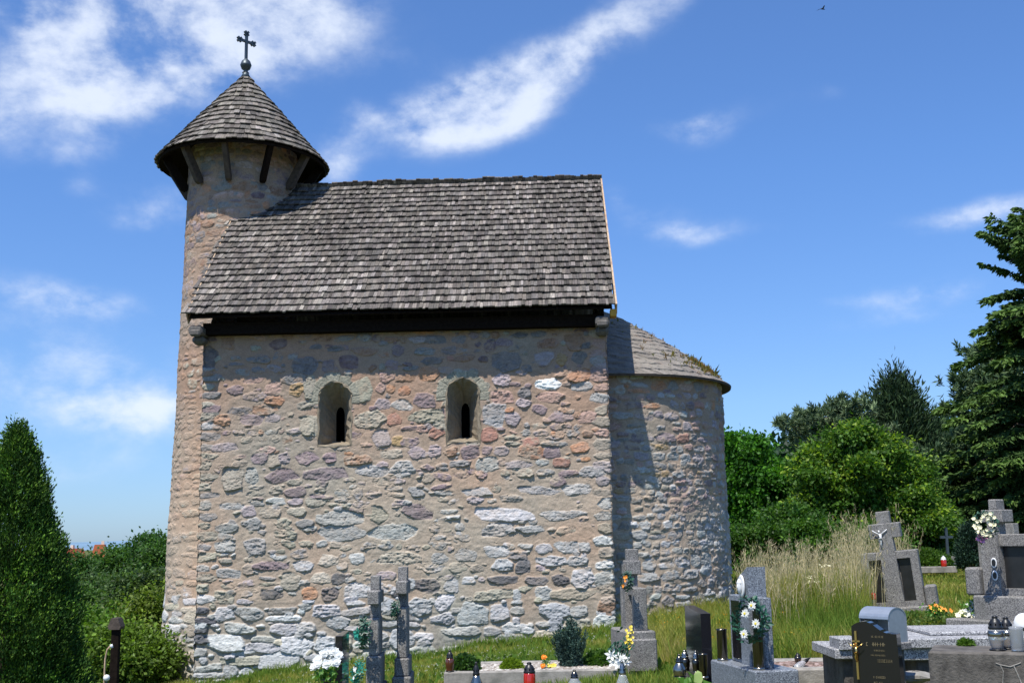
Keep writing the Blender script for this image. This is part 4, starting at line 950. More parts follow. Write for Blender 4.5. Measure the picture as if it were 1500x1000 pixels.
# ------------------------------------------------------------------ grass
def blades(name, X, Y, h, w, lean, cols, rn, label, mat=None, heads=None, zoff=0):
    n = len(X); Z = zg(X, Y)+zoff; a = rn.uniform(0, 2*math.pi, n); l = lean*rn.uniform(.2, 1.3, n)*h
    B = np.stack([X, Y, Z], 1); ax = np.stack([np.cos(a), np.sin(a), a*0], 1); b2 = rn.uniform(0, 2*math.pi, n); ld = np.stack([np.cos(b2), np.sin(b2), b2*0], 1)
    hz = np.stack([a*0, a*0, h], 1); w_ = w*rn.uniform(.7, 1.3, (n, 1))
    V = np.stack([B-ax*w_, B+ax*w_, B+hz*.6+ld*(l*.35)[:, None]+ax*w_*.7, B+hz*.6+ld*(l*.35)[:, None]-ax*w_*.7, B+hz+ld*l[:, None]], 1)
    F1 = np.arange(n)[:, None]*5+np.array([[0, 1, 2, 3]]); F2 = np.arange(n)[:, None]*5+np.array([[3, 2, 4, 4]])
    V = V.reshape(-1, 3)
    # tips as thin quads (last corner doubled a hair apart)
    V6 = np.zeros((n, 6, 3)); V6[:, :5] = V.reshape(n, 5, 3); V6[:, 5] = V6[:, 4]+ax*.0015
    F1 = np.arange(n)[:, None]*6+np.array([[0, 1, 2, 3]]); F2 = np.arange(n)[:, None]*6+np.array([[3, 2, 5, 4]])
    C = np.repeat(cols, 6, axis=0); V = V6.reshape(-1, 3); F = np.concatenate([F1, F2])
    if heads is not None:
        hc, hl, hw = heads; tip = B+hz+ld*l[:, None]; Vh = []; 
        for q in range(5):
            P = tip-np.array([0, 0, 1.])*hl*(.2+.8*rn.random((n, 1)))+rn.normal(size=(n, 3))*hw*.5
            Vh.append(leaf_quads(P, nrm(np.array([0, 0, 1.])+rn.normal(size=(n, 3))*.4), hl*.42, .055, rn))
        Vh = np.concatenate(Vh); nv0 = len(V); V = np.concatenate([V, Vh]); F = np.concatenate([F, np.arange(len(Vh)).reshape(-1, 4)+nv0]); C = np.concatenate([C, np.repeat(np.repeat(np.array([hc]), len(Vh)//4, 0)*rn.uniform(.7, 1.2, (len(Vh)//4, 1)), 4, 0)])
    return tag(mesh_np(name, V, F, mat or m_grass, None, C), label, 'grass', kind='stuff')
def inside_church(X, Y):
    u = (X-CO[0])*ax_a[0]+(Y-CO[1])*ax_a[1]; v = (X-CO[0])*ax_b[0]+(Y-CO[1])*ax_b[1]
    return ((u > -.0) & (u < CL) & (v > 0) & (v < 2*CW)) | (np.hypot(u-CL+.08, v-CW) < AR+.02) | (np.hypot(u-TC[0], v-TC[1]) < 1.32)
rn = np.random.default_rng(21)
def scatter(n, x0, x1, y0, y1): 
    X = rn.uniform(x0, x1, n); Y = rn.uniform(y0, y1, n); k = ~inside_church(X, Y); return X[k], Y[k]
G1, G2, G3 = np.array((.15, .235, .035)), np.array((.30, .30, .06)), np.array((.44, .37, .15))
def gcol(X, Y, dry, rn):
    p = fbm(X*1.1, Y*1.1, 90, 3)+rn.normal(size=len(X))*.12+dry
    f = np.clip((p-.42)*4, 0, 1)[:, None]; g = np.clip((p-.72)*4, 0, 1)[:, None]
    return (G1*(1-f)+G2*f)*(1-g)+G3*g
X, Y = scatter(120000, -7.2, 4.6, 10.6, 20.5); k = X < 2.3+(Y-12)*.05; X, Y = X[k], Y[k]
hh = .05+.10*fbm(X*.9, Y*.9, 91, 3)*rn.uniform(.5, 1.5, len(X))+.10*np.exp(-((Y-(19.2-.03*X))/.5)**2)*rn.uniform(0, 1.2, len(X))
blades('lawn_grass', X, Y, hh, .006, .5, gcol(X, Y, -.04, rn), rn, 'short green grass between the church wall and the graves')
X, Y = scatter(70000, 4.5, 15, 13, 34); hh = rn.uniform(.05, .13, len(X))
blades('lawn_grass', X, Y, hh, .011, .5, gcol(X, Y, .14, rn), rn, 'mown yellowish lawn behind the right graves')
# tall meadow between apse and right graves
def meadow_mask(X, Y):
    px = 750+FPX*X/Y; return (px > 1055) & (px < 1275) & (Y > 11.7)
n = 80000; Y = rn.uniform(11.8, 21.5, n); X = Y*rn.uniform(.155, .335, n); k = ~inside_church(X, Y); X, Y = X[k], Y[k]
pxx = 750+FPX*X/Y; k = ((pxx < 1252) & (pxx > 1060+25*(Y > 15))) | ((Y > 17) & (rn.random(len(X)) < .5)) | ((pxx > 1252) & (Y > 16.5) & (rn.random(len(X)) < .2)); X, Y = X[k], Y[k]
bd = np.clip((Y-11.8)/3.2, .35, 1)
hh = bd*rn.uniform(.25, .68, len(X))*(.7+.6*fbm(X*1.2, Y*1.2, 99, 2))*np.clip((pxx[k]-1045)/80, .3, 1); c = gcol(X, Y, .13, rn)*rn.uniform(.75, 1.25, (len(X), 1))
blades('meadow_grass', X, Y, hh, .005, .25, c, rn, 'tall green and yellow meadow grass between apse and graves')
n = 3300; Y = rn.uniform(14.0, 21, n); X = Y*rn.uniform(.195, .345, n); k = ~inside_church(X, Y); X, Y = X[k], Y[k]; cl = fbm(X*2.2, Y*2.2, 95, 3); pxx = 750+FPX*X/Y; k = (cl > .40) & ((pxx < 1262) | (Y > 17.2)) | ((rn.random(len(X)) < .04) & (pxx < 1285)); X, Y = X[k], Y[k]
blades('dry_grass', X, Y, rn.uniform(.5, 1.2, len(X))*(.45+1.05*fbm(X*2.3, Y*.8, 97, 2)), .0048, .2, np.array((.60, .50, .30))*rn.uniform(.6, 1.3, (len(X), 1)), rn, 'tall dry straw-coloured grass with seed heads beside the apse', heads=((.56, .47, .30), .17, .006))
# rough grass and weeds by the apse and near monuments
n = 30000; X = rn.uniform(1.7, 4.3, n); Y = rn.uniform(11.5, 20.5, n); k = ~inside_church(X, Y) & (X > 1.3+(Y-12)*.06); X, Y = X[k], Y[k]
blades('rough_grass', X, Y, rn.uniform(.1, .38, len(X)), .006, .5, gcol(X, Y, .14, rn), rn, 'rough yellow-green grass at the foot of the apse')
n = 16000; X = rn.uniform(3.0, 7, n); Y = rn.uniform(9.5, 14.5, n); k = (X < Y*.52) & (X > Y*.32); X, Y = X[k], Y[k]
blades('weeds', X, Y, rn.uniform(.05, .2, len(X)), .007, .6, gcol(X, Y, .02, rn)*.85, rn, 'low weeds round the right graves')
n = 420; X = rn.uniform(1.9, 3.4, n); Y = rn.uniform(12.5, 19, n); k = ~inside_church(X, Y) & (fbm(X*1.4, Y*1.4, 120, 2) > .5); X, Y = X[k], Y[k]; Z = zg(X, Y)+rn.uniform(.12, .3, len(X))
P = np.repeat(np.stack([X, Y, Z], 1), 7, 0)+rn.normal(size=(len(X)*7, 3))*.03
tag(leaf_mesh('yellow_wildflowers', leaf_quads(P, nrm(rn.normal(size=P.shape)+np.array((0, -.3, 1.))), .022, .4, rn), np.where(rn.random((len(P), 1)) < .4, np.array((.62, .30, .03)), np.array((.58, .46, .05))), m_grass), 'small yellow wildflowers in the rough grass before the apse', 'flowers', kind='stuff')
X, Y = scatter(900, -4, 1.6, 13, 19.2); k = fbm(X*1.2, Y*1.2, 121, 2) > .48; X, Y = X[k], Y[k]; P = np.repeat(np.stack([X, Y, zg(X, Y)+.10], 1), 4, 0)+rn.normal(size=(len(X)*4, 3))*.008
tag(leaf_mesh('clover_flowers', leaf_quads(P, nrm(rn.normal(size=P.shape)+np.array((0, -.3, 1.))), .014, .5, rn), np.tile(np.array((.55, .55, .48)), (len(P), 1)), m_grass), 'tiny white clover flowers in the short grass', 'flowers', kind='stuff')
X, Y = scatter(2600, -5.2, 1.9, 12.5, 20); wd = 19.45-.03*X; k = (np.abs(Y-wd+.35) < .45) | (rn.random(len(X)) < .25); X, Y = X[k], Y[k]; P = np.repeat(np.stack([X, Y, zg(X, Y)+.02], 1), 9, 0)+rn.normal(size=(len(X)*9, 3))*np.array((.05, .05, .02))
tag(leaf_mesh('broadleaf_weeds', leaf_quads(P, nrm(rn.normal(size=P.shape)*.8+np.array((0, -.3, 1.))), .085, .3, rn), np.array((.10, .19, .03))*rn.uniform(.6, 1.5, (len(P), 1)), m_grass), 'low broad-leaved weeds in the grass along the church wall', 'weeds', kind='stuff')
# plants rooted on the apse roof
rr = np.random.default_rng(8); mbv = []; cv = []
for q in range(430):
    T = rr.normal(-.38, .22) if q < 390 else rr.uniform(-1.3, .2); sx = rr.uniform(.74, .95) if q < 390 else rr.uniform(.3, .95)
    rad = (AR+.1)*sx; z = APZ-(APZ-2.80)*sx+.12*math.sin(math.pi*sx)
    P = np.array([CL-.06+rad*math.cos(T), CW+rad*math.sin(T), z-ZB+.01]); m_ = 3
    hgt = rr.uniform(.04, .10)*(2.2 if rr.random() < .04 else 1)
    D = nrm(np.array([0, 0, 1.])+rr.normal(size=(m_, 3))*.4)
    mbv.append(leaf_quads(np.repeat(P[None], m_, 0), D, hgt, .12, rr)); cv.append(np.repeat(np.array([(.22, .19, .05), (.26, .15, .05), (.12, .13, .04)])[rr.integers(3)][None], m_, 0))
o = leaf_mesh('roof_weeds', np.concatenate(mbv), np.concatenate(cv), m_grass); o.location = (CO[0], CO[1], ZB); o.rotation_euler = (0, 0, -AL)
tag(o, 'dry moss and weeds growing on the apse roof', 'moss', kind='stuff')

# ------------------------------------------------------------------ small builders for the graves
def wreath(label, loc, r, face, kind='daisy', cat='wreath', mat=None, squash=1.0):
    """a ring of leaves with flowers; face = direction it looks"""
    t = thing('grave_wreath', label, cat, loc); f = Vector(face).normalized(); a = f.cross(Vector((0, 0, 1))).normalized(); b = a.cross(f)
    mb = MB(); fl = MB(); ct = MB()
    N_ = 70
    for k in range(N_):
        th = 2*math.pi*k/N_; rr_ = r*random.uniform(.45, .95); c = a*math.cos(th)*rr_*squash+b*math.sin(th)*rr_+f*random.uniform(0, .05)
        d = (a*math.cos(th)*squash+b*math.sin(th)+f*random.uniform(-.1, .8)).normalized(); mb.petals(c, d, r*.33, 3, .4, .25)
    mb.build('leaves', mat or m_gleaf, t)
    if kind == 'daisy':
        for (x, y) in ((.05, .25), (-.62, -.15), (.1, -.62), (-.35, .6)):
            c = a*x*r*squash+b*y*r+f*.07; fl.petals(c, f, r*.24, 12, .12, .2).petals(c+f*.006, f, r*.17, 10, .3, .22); ct.blob(c+f*.012, (r*.06,)*3, 6)
        fl.build('blossoms', m_petal, t); ct.build('blossom_centres', m_yel, t)
    elif kind == 'white':
        for k in range(34):
            th = random.uniform(0, 6.28); q = r*random.uniform(.35, .95); c = a*math.cos(th)*q*squash+b*math.sin(th)*q+f*random.uniform(.04, .09); fl.petals(c, f+a*random.uniform(-.4, .4)+b*random.uniform(-.4, .4), r*.17, 6, .5, .35)
        fl.build('blossoms', m_cream, t)
    elif kind == 'small':
        for k in range(5):
            c = a*random.uniform(-.4, .4)*r+b*random.uniform(-.5, .5)*r+f*.05; fl.petals(c, f, r*.2, 6, .5, .4)
        fl.build('blossoms', m_orange if 'orange' in label else m_petal, t)
    return t
def bouquet(label, loc, flowers, leafr, leafmat, vase=None, cat='bouquet'):
    """flowers: (kind, material, radius, [(x,y,z) ...])"""
    t = thing('flower_bouquet', label, cat, loc)
    mb = MB()
    zc = max(q[2] for fl in flowers for q in fl[3])*.6
    for k in range(60):
        c = Vector((random.gauss(0, leafr*.45), random.gauss(0, leafr*.4), zc+random.gauss(0, leafr*.35))); mb.petals(c, Vector((random.uniform(-1, 1), random.uniform(-1, 1), .4)), leafr*.38, 2, .3, .28)
    mb.build('leaves', leafmat, t)
    st = MB(); 
    for kind, m_, r, pos in flowers:
        fb = MB()
        for p in pos:
            p = Vector(p); d = Vector((p.x*3, -1.0, .7+random.uniform(-.2, .2)))
            st.tube([(0, 0, 0), p*.6, p], .004, 4)
            if kind == 'rose':
                fb.blob(p, (r*.5, r*.5, r*.45), 8, .1)
                for q, (s_, cu) in enumerate(((.7, 1.1), (.85, .8), (1.0, .45))): fb.petals(p-d.normalized()*r*.3, d, r*s_, 6, cu, .5, q*.5)
            elif kind == 'lily': fb.petals(p, d, r, 6, .35, .22).petals(p+d.normalized()*.005, d, r*.35, 5, .9, .2)
            elif kind == 'spray':
                for q in range(9): fb.petals(p+Vector((random.gauss(0, r*.25), random.gauss(0, r*.25), random.gauss(0, r*.6))), d, r*.35, 5, .5, .4)
            else: fb.petals(p, d, r, 9, .25, .25)
        fb.build('blossoms', m_, t)
    st.build('stems', m_gleaf2, t)
    if vase:
        r, z0, z1, m_ = vase; vb = MB(); vb.lathe([(r*.75, z0), (r*.8, z0+.01), (r*.9, (z0+z1)/2), (r, z1-.01), (r*1.04, z1), (r*.85, z1), (r*.8, z1-.03)], n=18); vb.build('vase', m_, t, smooth=True)
    return t
def lantern(label, loc, h, r, glass, cap, shape='jar', group='grave lanterns'):
    t = thing('grave_lantern', label, 'lantern', loc, random.uniform(0, 6), group)
    mb = MB()
    if shape == 'jar': pr = [(r*.8, .02*h), (r*.86, .06*h), (r*.8, .12*h), (r*.92, .2*h), (r, .38*h), (r*.95, .52*h), (r*.72, .6*h)]
    elif shape == 'cyl': pr = [(r*.95, .02*h), (r, .08*h), (r, .6*h), (r*.9, .66*h)]
    elif shape == 'flask': pr = [(r*.7, .02*h), (r*.95, .12*h), (r, .3*h), (r*.95, .42*h), (r*.6, .58*h), (r*.5, .66*h)]
    else: pr = [(r*.62, .02*h), (r*.7, .1*h), (r*.95, .32*h), (r*.98, .5*h), (r*.8, .62*h)]
    mb.lathe(pr, n=18); mb.build('glass_body', glass, t, smooth=True)
    mb = MB(); z0 = pr[-1][1]; w = pr[-1][0]
    mb.lathe([(w*1.08, z0-.01*h), (w*1.12, z0+.03*h), (w*.98, z0+.07*h), (w*.92, z0+.16*h), (w*.62, z0+.25*h), (w*.42, z0+.28*h), (w*.42, z0+.31*h), (w*.5, z0+.33*h), (w*.2, z0+.37*h)], n=16)
    cp = mb.build('lid', cap, t, smooth=True)
    for k in range(8):
        a = 2*math.pi*k/8; vb = MB(); vb.box((math.cos(a)*w*.93, math.sin(a)*w*.93, z0+.12*h), (w*.18, w*.18, .05*h), a); vb.build('vent_hole', m_blackvoid, cp)
    mb = MB(); mb.lathe([(r*.7, 0), (r*.95, .003), (r*.98, .03*h), (r*.8, .05*h)], n=18); mb.build('foot', cap, t, smooth=True)
    if glass is m_glass or glass is m_steel:
        mb = MB(); mb.lathe([(r*.55, .05*h), (r*.55, .3*h), (r*.3, .31*h)], n=12); mb.build('candle', m_amber if 'amber' in label else m_wax, t, smooth=True)
        if shape == 'waist': MB().lathe([(r*.99, .40*h), (r*1.03, .44*h), (r*1.03, .50*h), (r*.92, .56*h)], n=18).build('metal_band', m_steel, t, smooth=True)
    return t
def steel_vase(label, loc, h, r, mat, group=None):
    t = thing('metal_vase', label, 'vase', loc, 0, group)
    mb = MB(); mb.lathe([(r*.9, .04*h), (r, .06*h), (r, h-.01), (r*1.05, h), (r*.9, h), (r*.86, h-.05)], n=24); mb.build('cylinder_body', mat, t, smooth=True)
    mb = MB(); mb.lathe([(r*1.1, 0), (r*1.12, .012), (r*.9, .025), (r*.85, .05*h)], n=24); mb.build('foot', m_steel, t, smooth=True); return t
def arm_cross(mb, w, h, tt):              # small crucifix outline used on stones (local yz plane)
    mb.box((0, 0, h/2), (tt, w*.22, h)); mb.box((0, 0, h*.7), (tt, w, w*.22)); return mb

# --- 1 the dark post and the bent pipe at the left
D = 12.5; p0 = base_at(172, D)
t = thing('wooden_post', 'dark wooden post with a small pitched metal cap on the left slope', 'post', p0)
zt = top_z(172, 914, D)-p0[2]; mb = MB(); mb.box((0, 0, zt/2-.1), (.085, .085, zt+.1), .1, bev=.008); mb.build('shaft', m_darkwood, t)
mb = MB(); mb.prism([(-.07, zt-.02), (-.035, zt+.07), (.035, zt+.07), (.07, zt-.02), (.055, zt-.05), (-.055, zt-.05)], -.07, .07, 'xz'); mb.build('cap', m_oldwood, t)
p1 = base_at(155, 12.3); t = thing('water_pipe', 'thin bent yellowish water pipe with a white spout beside the wooden post', 'pipe', p1)
q = [at(x, y, 12.3)-p1 for x, y in ((152, 1010), (153, 985), (154, 965), (157, 951), (162, 945))]; q[0][2] = 0
MB().tube(q, .009, 8).build('pipe', m_newwood, t, smooth=True)
e = at(163, 944, 12.3)-p1; MB().tube([q[-1], e, e+np.array((.012, 0, -.03))], [.014, .016, .014], 8).build('spout', m_white, t, smooth=True)
for (x, y, m_, lab) in ((156, 995, m_white, 'round white ball lamp on the ground by the wooden post'),):
    c = at(x, y, 12.3); t = thing('ball_lamp', lab, 'lamp', (c[0], 12.3, gz(c[0], 12.3)))
    hz_ = c[2]-gz(c[0], 12.3); MB().tube([(0, 0, -.02), (0, 0, hz_)], .01, 6).build('stem', m_iron, t); MB().blob((0, 0, hz_+.02), (.035,)*3, 12).build('globe', m_, t, smooth=True)

# --- 2 two narrow concrete crosses seen edge-on
def edge_cross(label, px, tops, D, seed, k=1.0, lean=0.0):
    """tops: photograph y of head top, arm top, arm bottom, body top, lower top, base top"""
    c = at(px, tops[0], D); g = gz(c[0], D); t = thing('concrete_cross', label, 'grave cross', (c[0], D, g), .03, 'narrow concrete crosses by the church wall')
    z = [at(px, y, D)[2]-g for y in tops]; H = [q for q in z]
    s = FPX/D
    mb = MB(); mb.box((0, .12, (H[0]+H[3])/2), (16/s*.85, .17, H[0]-H[3]), bev=.006)
    mb.build('shaft', m_terr, t)
    mb = MB(); mb.box((0, .12, (H[1]+H[2])/2), (19/s*.85, .56, H[1]-H[2]), bev=.01); mb.build('arms', m_terr, t)
    mb = MB(); mb.box((0, .12, (H[3]+H[4])/2), (18/s*.8, .42, H[3]-H[4]), bev=.012); mb.build('body', m_terr, t)
    mb = MB(); mb.box((0, .12, (H[4]+H[5])/2), (24/s*.85, .50, H[4]-H[5]), bev=.012); mb.box((0, .12, H[5]/2-.1), (29/s*.9, .6, H[5]+.2), bev=.012); mb.build('plinth', m_terr, t)
    return t, c
edge_cross('left one of the two narrow concrete crosses, with a dark green wreath', 549, (843, 864, 884, 904, 959, 1003), 11.2, 1)
edge_cross('right one of the two narrow concrete crosses, the slightly taller one', 589.5, (830, 850, 869, 888, 962, 988), 11.6, 2)
c = at(537, 925, 11.1); wreath('dark green wreath with a teal bow hanging on the left concrete cross', c+np.array((.01, -.1, 0)), .145, (-.9, -.35, .1), 'none', mat=m_gleaf, squash=.8)
c = at(530, 924, 11.0); tag(MB().petals((0, 0, 0), (-.8, -.6, .2), .06, 5, .4, .35).petals((0, .01, -.03), (-.5, -.8, -.2), .05, 5, .4, .35).build('foil_bow', m_tealleaf), 'teal foil bow pinned on the dark wreath of the left cross', 'bow').location = tuple(c+np.array((-.01, -.17, 0)))
c = at(527, 985, 10.9); wreath('small teal and white wreath leaning on the plinth of the left cross', c, .11, (-.85, -.5, .2), 'small', mat=m_tealleaf, squash=.8)
c = at(580, 893, 11.5); wreath('small dark wreath hanging behind the right narrow cross', c+np.array((.02, -.06, 0)), .09, (-.9, -.35, .1), 'none', squash=.7)

# --- 3 white roses in a black vase, before a thin polished slab
D = 9.6; c = at(479, 1040, D)
t = bouquet('white roses in a tall black vase, leftmost bouquet of the photo', (c[0], D, c[2]), [('rose', m_petal, .047, [(-.085, 0, .40), (-.03, .03, .45), (.05, .02, .46), (.075, -.04, .385), (.0, -.05, .37), (-.11, .02, .345), (-.07, -.04, .37), (.02, .05, .43), (.09, .0, .43)]), ('bud', m_gleaf2, .03, [(.0, -.04, .33), (-.04, -.05, .31), (.05, -.04, .30)])], .12, m_gleaf2, (.052, 0, .25, m_black))
D = 10.2; c = at(501, 1000, D); g = gz(c[0], D); zt = top_z(501, 927, D)-g
t = thing('polished_slab', 'thin dark polished headstone reflecting the grass, behind the white roses', 'headstone', (c[0], D, g), .04)
MB().box((0, .0, zt/2), (.06, .55, zt), bev=.004).build('stone', m_black, t); MB().box((0, 0, .03), (.2, .7, .12), bev=.01).build('base', m_terr, t)
MB().petals((0, 0, 0), (-.3, -1, 0), .02, 6, .4, .4)

# --- 4 low planted grave along the wall
c0 = at(650, 984, 12.4); c1 = at(912, 984, 12.4); zt = c0[2]; g = gz(.5, 12.6)
t = thing('grave_plot', 'long low concrete grave border with gravel and small plants', 'grave', (c0[0], 12.4, g), 0)
Lp = c1[0]-c0[0]; wp = .95; zc = zt-g
MB().box((Lp/2, .05, zc/2-.06), (Lp, .10, zc+.12), bev=.012).build('front_border', m_concl, t)
MB().box((Lp/2, wp, zc/2-.058), (Lp, .10, zc+.12), bev=.012).build('back_border', m_concl, t)
MB().box((.05, wp/2, zc/2-.064), (.10, wp-.1, zc+.12), bev=.008).build('end_border', m_concl, t)
MB().box((Lp-.05, wp/2, zc/2-.064), (.10, wp-.1, zc+.12), bev=.008).build('end_border', m_concl, t)
n = 40; gx, gy = np.meshgrid(np.linspace(.1, Lp-.1, 80), np.linspace(.1, wp-.05, 40)); gzv = zc-.035+.03*fbm(gx*14, gy*14, 3, 3)+.012*np.random.default_rng(1).random(gx.shape)
mesh_np('gravel', np.stack([gx, gy, gzv], -1).reshape(-1, 3), grid_faces(*gx.shape), m_gravel, t)
def cushion(label, px, py, D, rx, rz, col, tip, n=3500, size=.03, name='cushion_plant', cat='plant', z=None):
    c = at(px, py, D); rn = np.random.default_rng(int(px*7)); t = thing(name, label, cat, (c[0], D, c[2] if z is None else z))
    d = nrm(rn.normal(size=(n, 3))); d[:, 2] = np.abs(d[:, 2]); P = d*rn.uniform(.75, 1.05, (n, 1))*np.array((rx, rx, rz)); P = P*(1+.25*(fbm(d[:, :1]*3, d[:, 1:2]*3+d[:, 2:]*2, 4, 3)-.5))
    V = leaf_quads(P, nrm(d+rn.normal(size=(n, 3))*.6), size, .35, rn); C = np.where(rn.random((n, 1)) < .35, np.array(tip), np.array(col))*rn.uniform(.7, 1.3, (n, 1))
    leaf_mesh('foliage', V, C, m_leaf, t); MB().tube([(0, 0, -.06), (0, 0, rz*.5)], [.02, .008], 5).build('stem', m_bark, t); return t
cushion('dark green cushion plant in the left corner of the planted grave', 682, 984, 12.75, .15, .17, (.035, .085, .022), (.07, .15, .03), 2600, .04)
cushion('round yellow-green moss cushion in the middle of the planted grave', 750, 981, 12.8, .125, .115, (.14, .22, .015), (.22, .32, .02), 3600, .022)
cushion('leafy green plants between the blue juniper and the tall monument', 883, 980, 13.1, .24, .17, (.05, .12, .02), (.09, .18, .03), 2600, .045)
c = at(836, 981, 12.95)
rn = np.random.default_rng(55); t = thing('juniper_bush', 'blue-green upright juniper bush fanning out of the planted grave', 'juniper', (c[0], 12.95, c[2])); VV = []; CC = []
for q in range(95):
    th = rn.uniform(0, 6.28); sp = rn.uniform(0, 1)**.7; tip = np.array([math.cos(th)*.22*sp, math.sin(th)*.18*sp, rn.uniform(.40, .60)*(1-.30*sp)]); b0 = tip*np.array((.35, .35, 0)); n = 150
    f = rn.uniform(.05, 1, (n, 1)); P = b0+(tip-b0)*f+rn.normal(size=(n, 3))*.016*(1.15-f); D_ = nrm((tip-b0)+rn.normal(size=(n, 3))*.28)
    VV.append(leaf_quads(P, D_, .034, .15, rn)); CC.append(np.where(rn.random((n, 1)) < .3, np.array((.09, .15, .12)), np.array((.032, .07, .056)))*rn.uniform(.6, 1.35))
leaf_mesh('foliage', np.concatenate(VV), np.concatenate(CC), m_needle, t)
MB().tube([(0, 0, -.05), (0, 0, .3)], [.02, .01], 6).build('stem', m_bark, t)
c = at(800, 981, 12.75); bouquet('orange and yellow flowers standing in the gravel of the planted grave', (c[0], 12.75, c[2]), [('rose', m_orange, .035, [(-.02, 0, .14), (-.035, -.03, .05)]), ('daisy', m_yel, .03, [(.03, -.02, .05), (.06, 0, .045), (.09, .0, .05)])], .05, m_gleaf2, None, 'flowers')

# --- 5 lanterns along the bottom
def lan(label, px, pbase, ptop, D, r_px, glass, cap, shape):
    c = at(px, pbase, D); h = at(px, ptop, D)[2]-c[2]; return lantern(label, (c[0], D, c[2]), h, r_px/FPX*D, glass, cap, shape)
lan('brown glass lantern with a black lid on the left corner of the planted grave', 659, 983, 950, 12.45, 6.5, m_browngl, m_blackpl, 'jar')
lan('grey steel lantern with a dark pointed lid in front of the planted grave', 698, 1022, 970, 10.5, 9, m_steel, m_blackpl, 'flask')
lan('red glass lantern with a black lid in front of the moss cushion', 776, 1012, 970, 10.8, 8.5, m_redglass, m_blackpl, 'cyl')
lan('short clear lantern with a round glass body in front of the juniper', 842, 1013, 981, 10.8, 10, m_glass, m_dsteel, 'flask')
lan('clear glass lantern with a silver neck below the white lily bouquet', 913, 1022, 968, 10.2, 9.5, m_glass, m_steel, 'flask')
lan('round silver lantern beside the black polished stele, nearest of that pair', 996, 991, 958, 9.6, 9.5, m_steel, m_dsteel, 'flask')
lan('dark lantern with a glass dome behind the round silver lantern', 1004, 982, 950, 10.0, 7, m_dsteel, m_steel, 'jar')
lan('small dark lantern with a glass dome reflected at the foot of the black stele', 1020, 984, 951, 9.9, 5.5, m_dsteel, m_steel, 'jar')
c = at(1031, 993, 9.7); steel_vase('short dark metal vase at the foot of the black stele', (c[0], 9.7, c[2]), .2, .035, m_dsteel)

# --- white lilies with a yellow gladiolus
c = at(912, 988, 12.2); t = bouquet('white lilies with a yellow gladiolus stem before the tall monument', (c[0], 12.2, c[2]-.02), [('lily', m_petal, .075, [(-.01, -.03, .19), (-.09, -.02, .15), (.04, 0, .15), (-.04, -.05, .12), (-.11, 0, .22)]), ('spray', m_yel, .055, [(.06, 0, .40), (.085, 0, .34), (.10, 0, .46)])], .13, m_gleaf, None)

# --- 6 cross monuments with side panels
def panel_cross(label, loc, rz, H, Wd, T, head, panelmat, tilt=(0, 0), arm=.30, mat=None, group='concrete cross monuments', base_h=.16, vases=False, nm='cross_monument', hwl=None, armw=1.05, armt=.03):
    """face looks along local -X; width along Y"""
    mat = mat or m_terr
    t = thing(nm, label, 'grave cross', loc, rz, group, tilt)
    yb = H-head; fr = .085*Wd/.6
    # frame round two panels
    mb = MB(); hw = Wd/2
    L2 = hw if hwl is None else hwl; ends = ((-1, hw), (1, L2))
    for s_, w_ in ends: mb.box((0, s_*(w_-fr/2), base_h+(yb-base_h)/2), (T, fr, yb-base_h-.001), bev=.008)
    yc = (L2-hw)/2; WW = hw+L2
    mb.box((0, yc, yb-fr/2+.002), (T-.006, WW-.004, fr), bev=.008); mb.box((0, yc, base_h+.035), (T-.008, WW-.01, .07))
    mb.box((.25*T, yc, base_h+(yb-base_h)/2), (.4*T, WW-fr, yb-base_h-.03)); mb.build('stone_frame', mat, t)
    sw = arm*.5
    mb = MB(); mb.prism([(-sw*.62, base_h), (sw*.62, base_h), (sw*.45, H-head*.4), (-sw*.45, H-head*.4)], -T/2-.035, T/2-.03, 'yz')
    mb.box((-.0, 0, H-head*.16), (T*.92, sw*.92, head*.32), bev=.01); mb.build('cross_shaft', mat, t)
    mb = MB(); mb.box((-.004, 0, H-head*.48), (T+armt, arm*armw, head*.36), bev=.008); mb.build('cross_arms', mat, t)
    for s_, hq in ends:
        w_ = hq-fr-sw*.62-.004; mb = MB(); mb.box((-T*.02, s_*(sw*.62+w_/2), base_h+.07+(yb-fr-base_h-.07)/2), (T*.34, w_, yb-fr-base_h-.075)); p_ = mb.build('inscription_panel', panelmat, t)
    mb = MB(); mb.box((-.02, yc, base_h/2-.1), (T+.18, WW+.12, base_h+.2), bev=.015); mb.build('plinth', mat, t)
    if vases:
        for s_, hq in ends: mb = MB(); mb.box((-.03, s_*(hq+.09), base_h+.13), (T+.05, .15, .27), bev=.02); mb.build('side_block', mat, t)
    return t
def corpus(parent, loc, h, mat, name='crucifix_figure'):
    """small figure on a cross, facing local -X"""
    mb = MB(); x, y, z = loc
    mb.tube([(x, y, z-h*.5), (x-.012, y+.004, z-h*.25), (x-.006, y-.004, z), (x-.008, y, z+h*.22)], [h*.03, h*.05, h*.055, h*.08], 8)
    mb.blob((x-.016, y+.008, z+h*.33), (h*.055, h*.05, h*.07), 8)
    for s_ in (-1, 1): mb.tube([(x-.006, y+s_*h*.07, z+h*.2), (x-.006, y+s_*h*.22, z+h*.3), (x-.002, y+s_*h*.38, z+h*.42)], [h*.035, h*.026, h*.02], 6)
    mb.box((x-.012, y, z-h*.06), (h*.09, h*.17, h*.13), bev=.004)
    return mb.build(name, mat, parent, smooth=True)

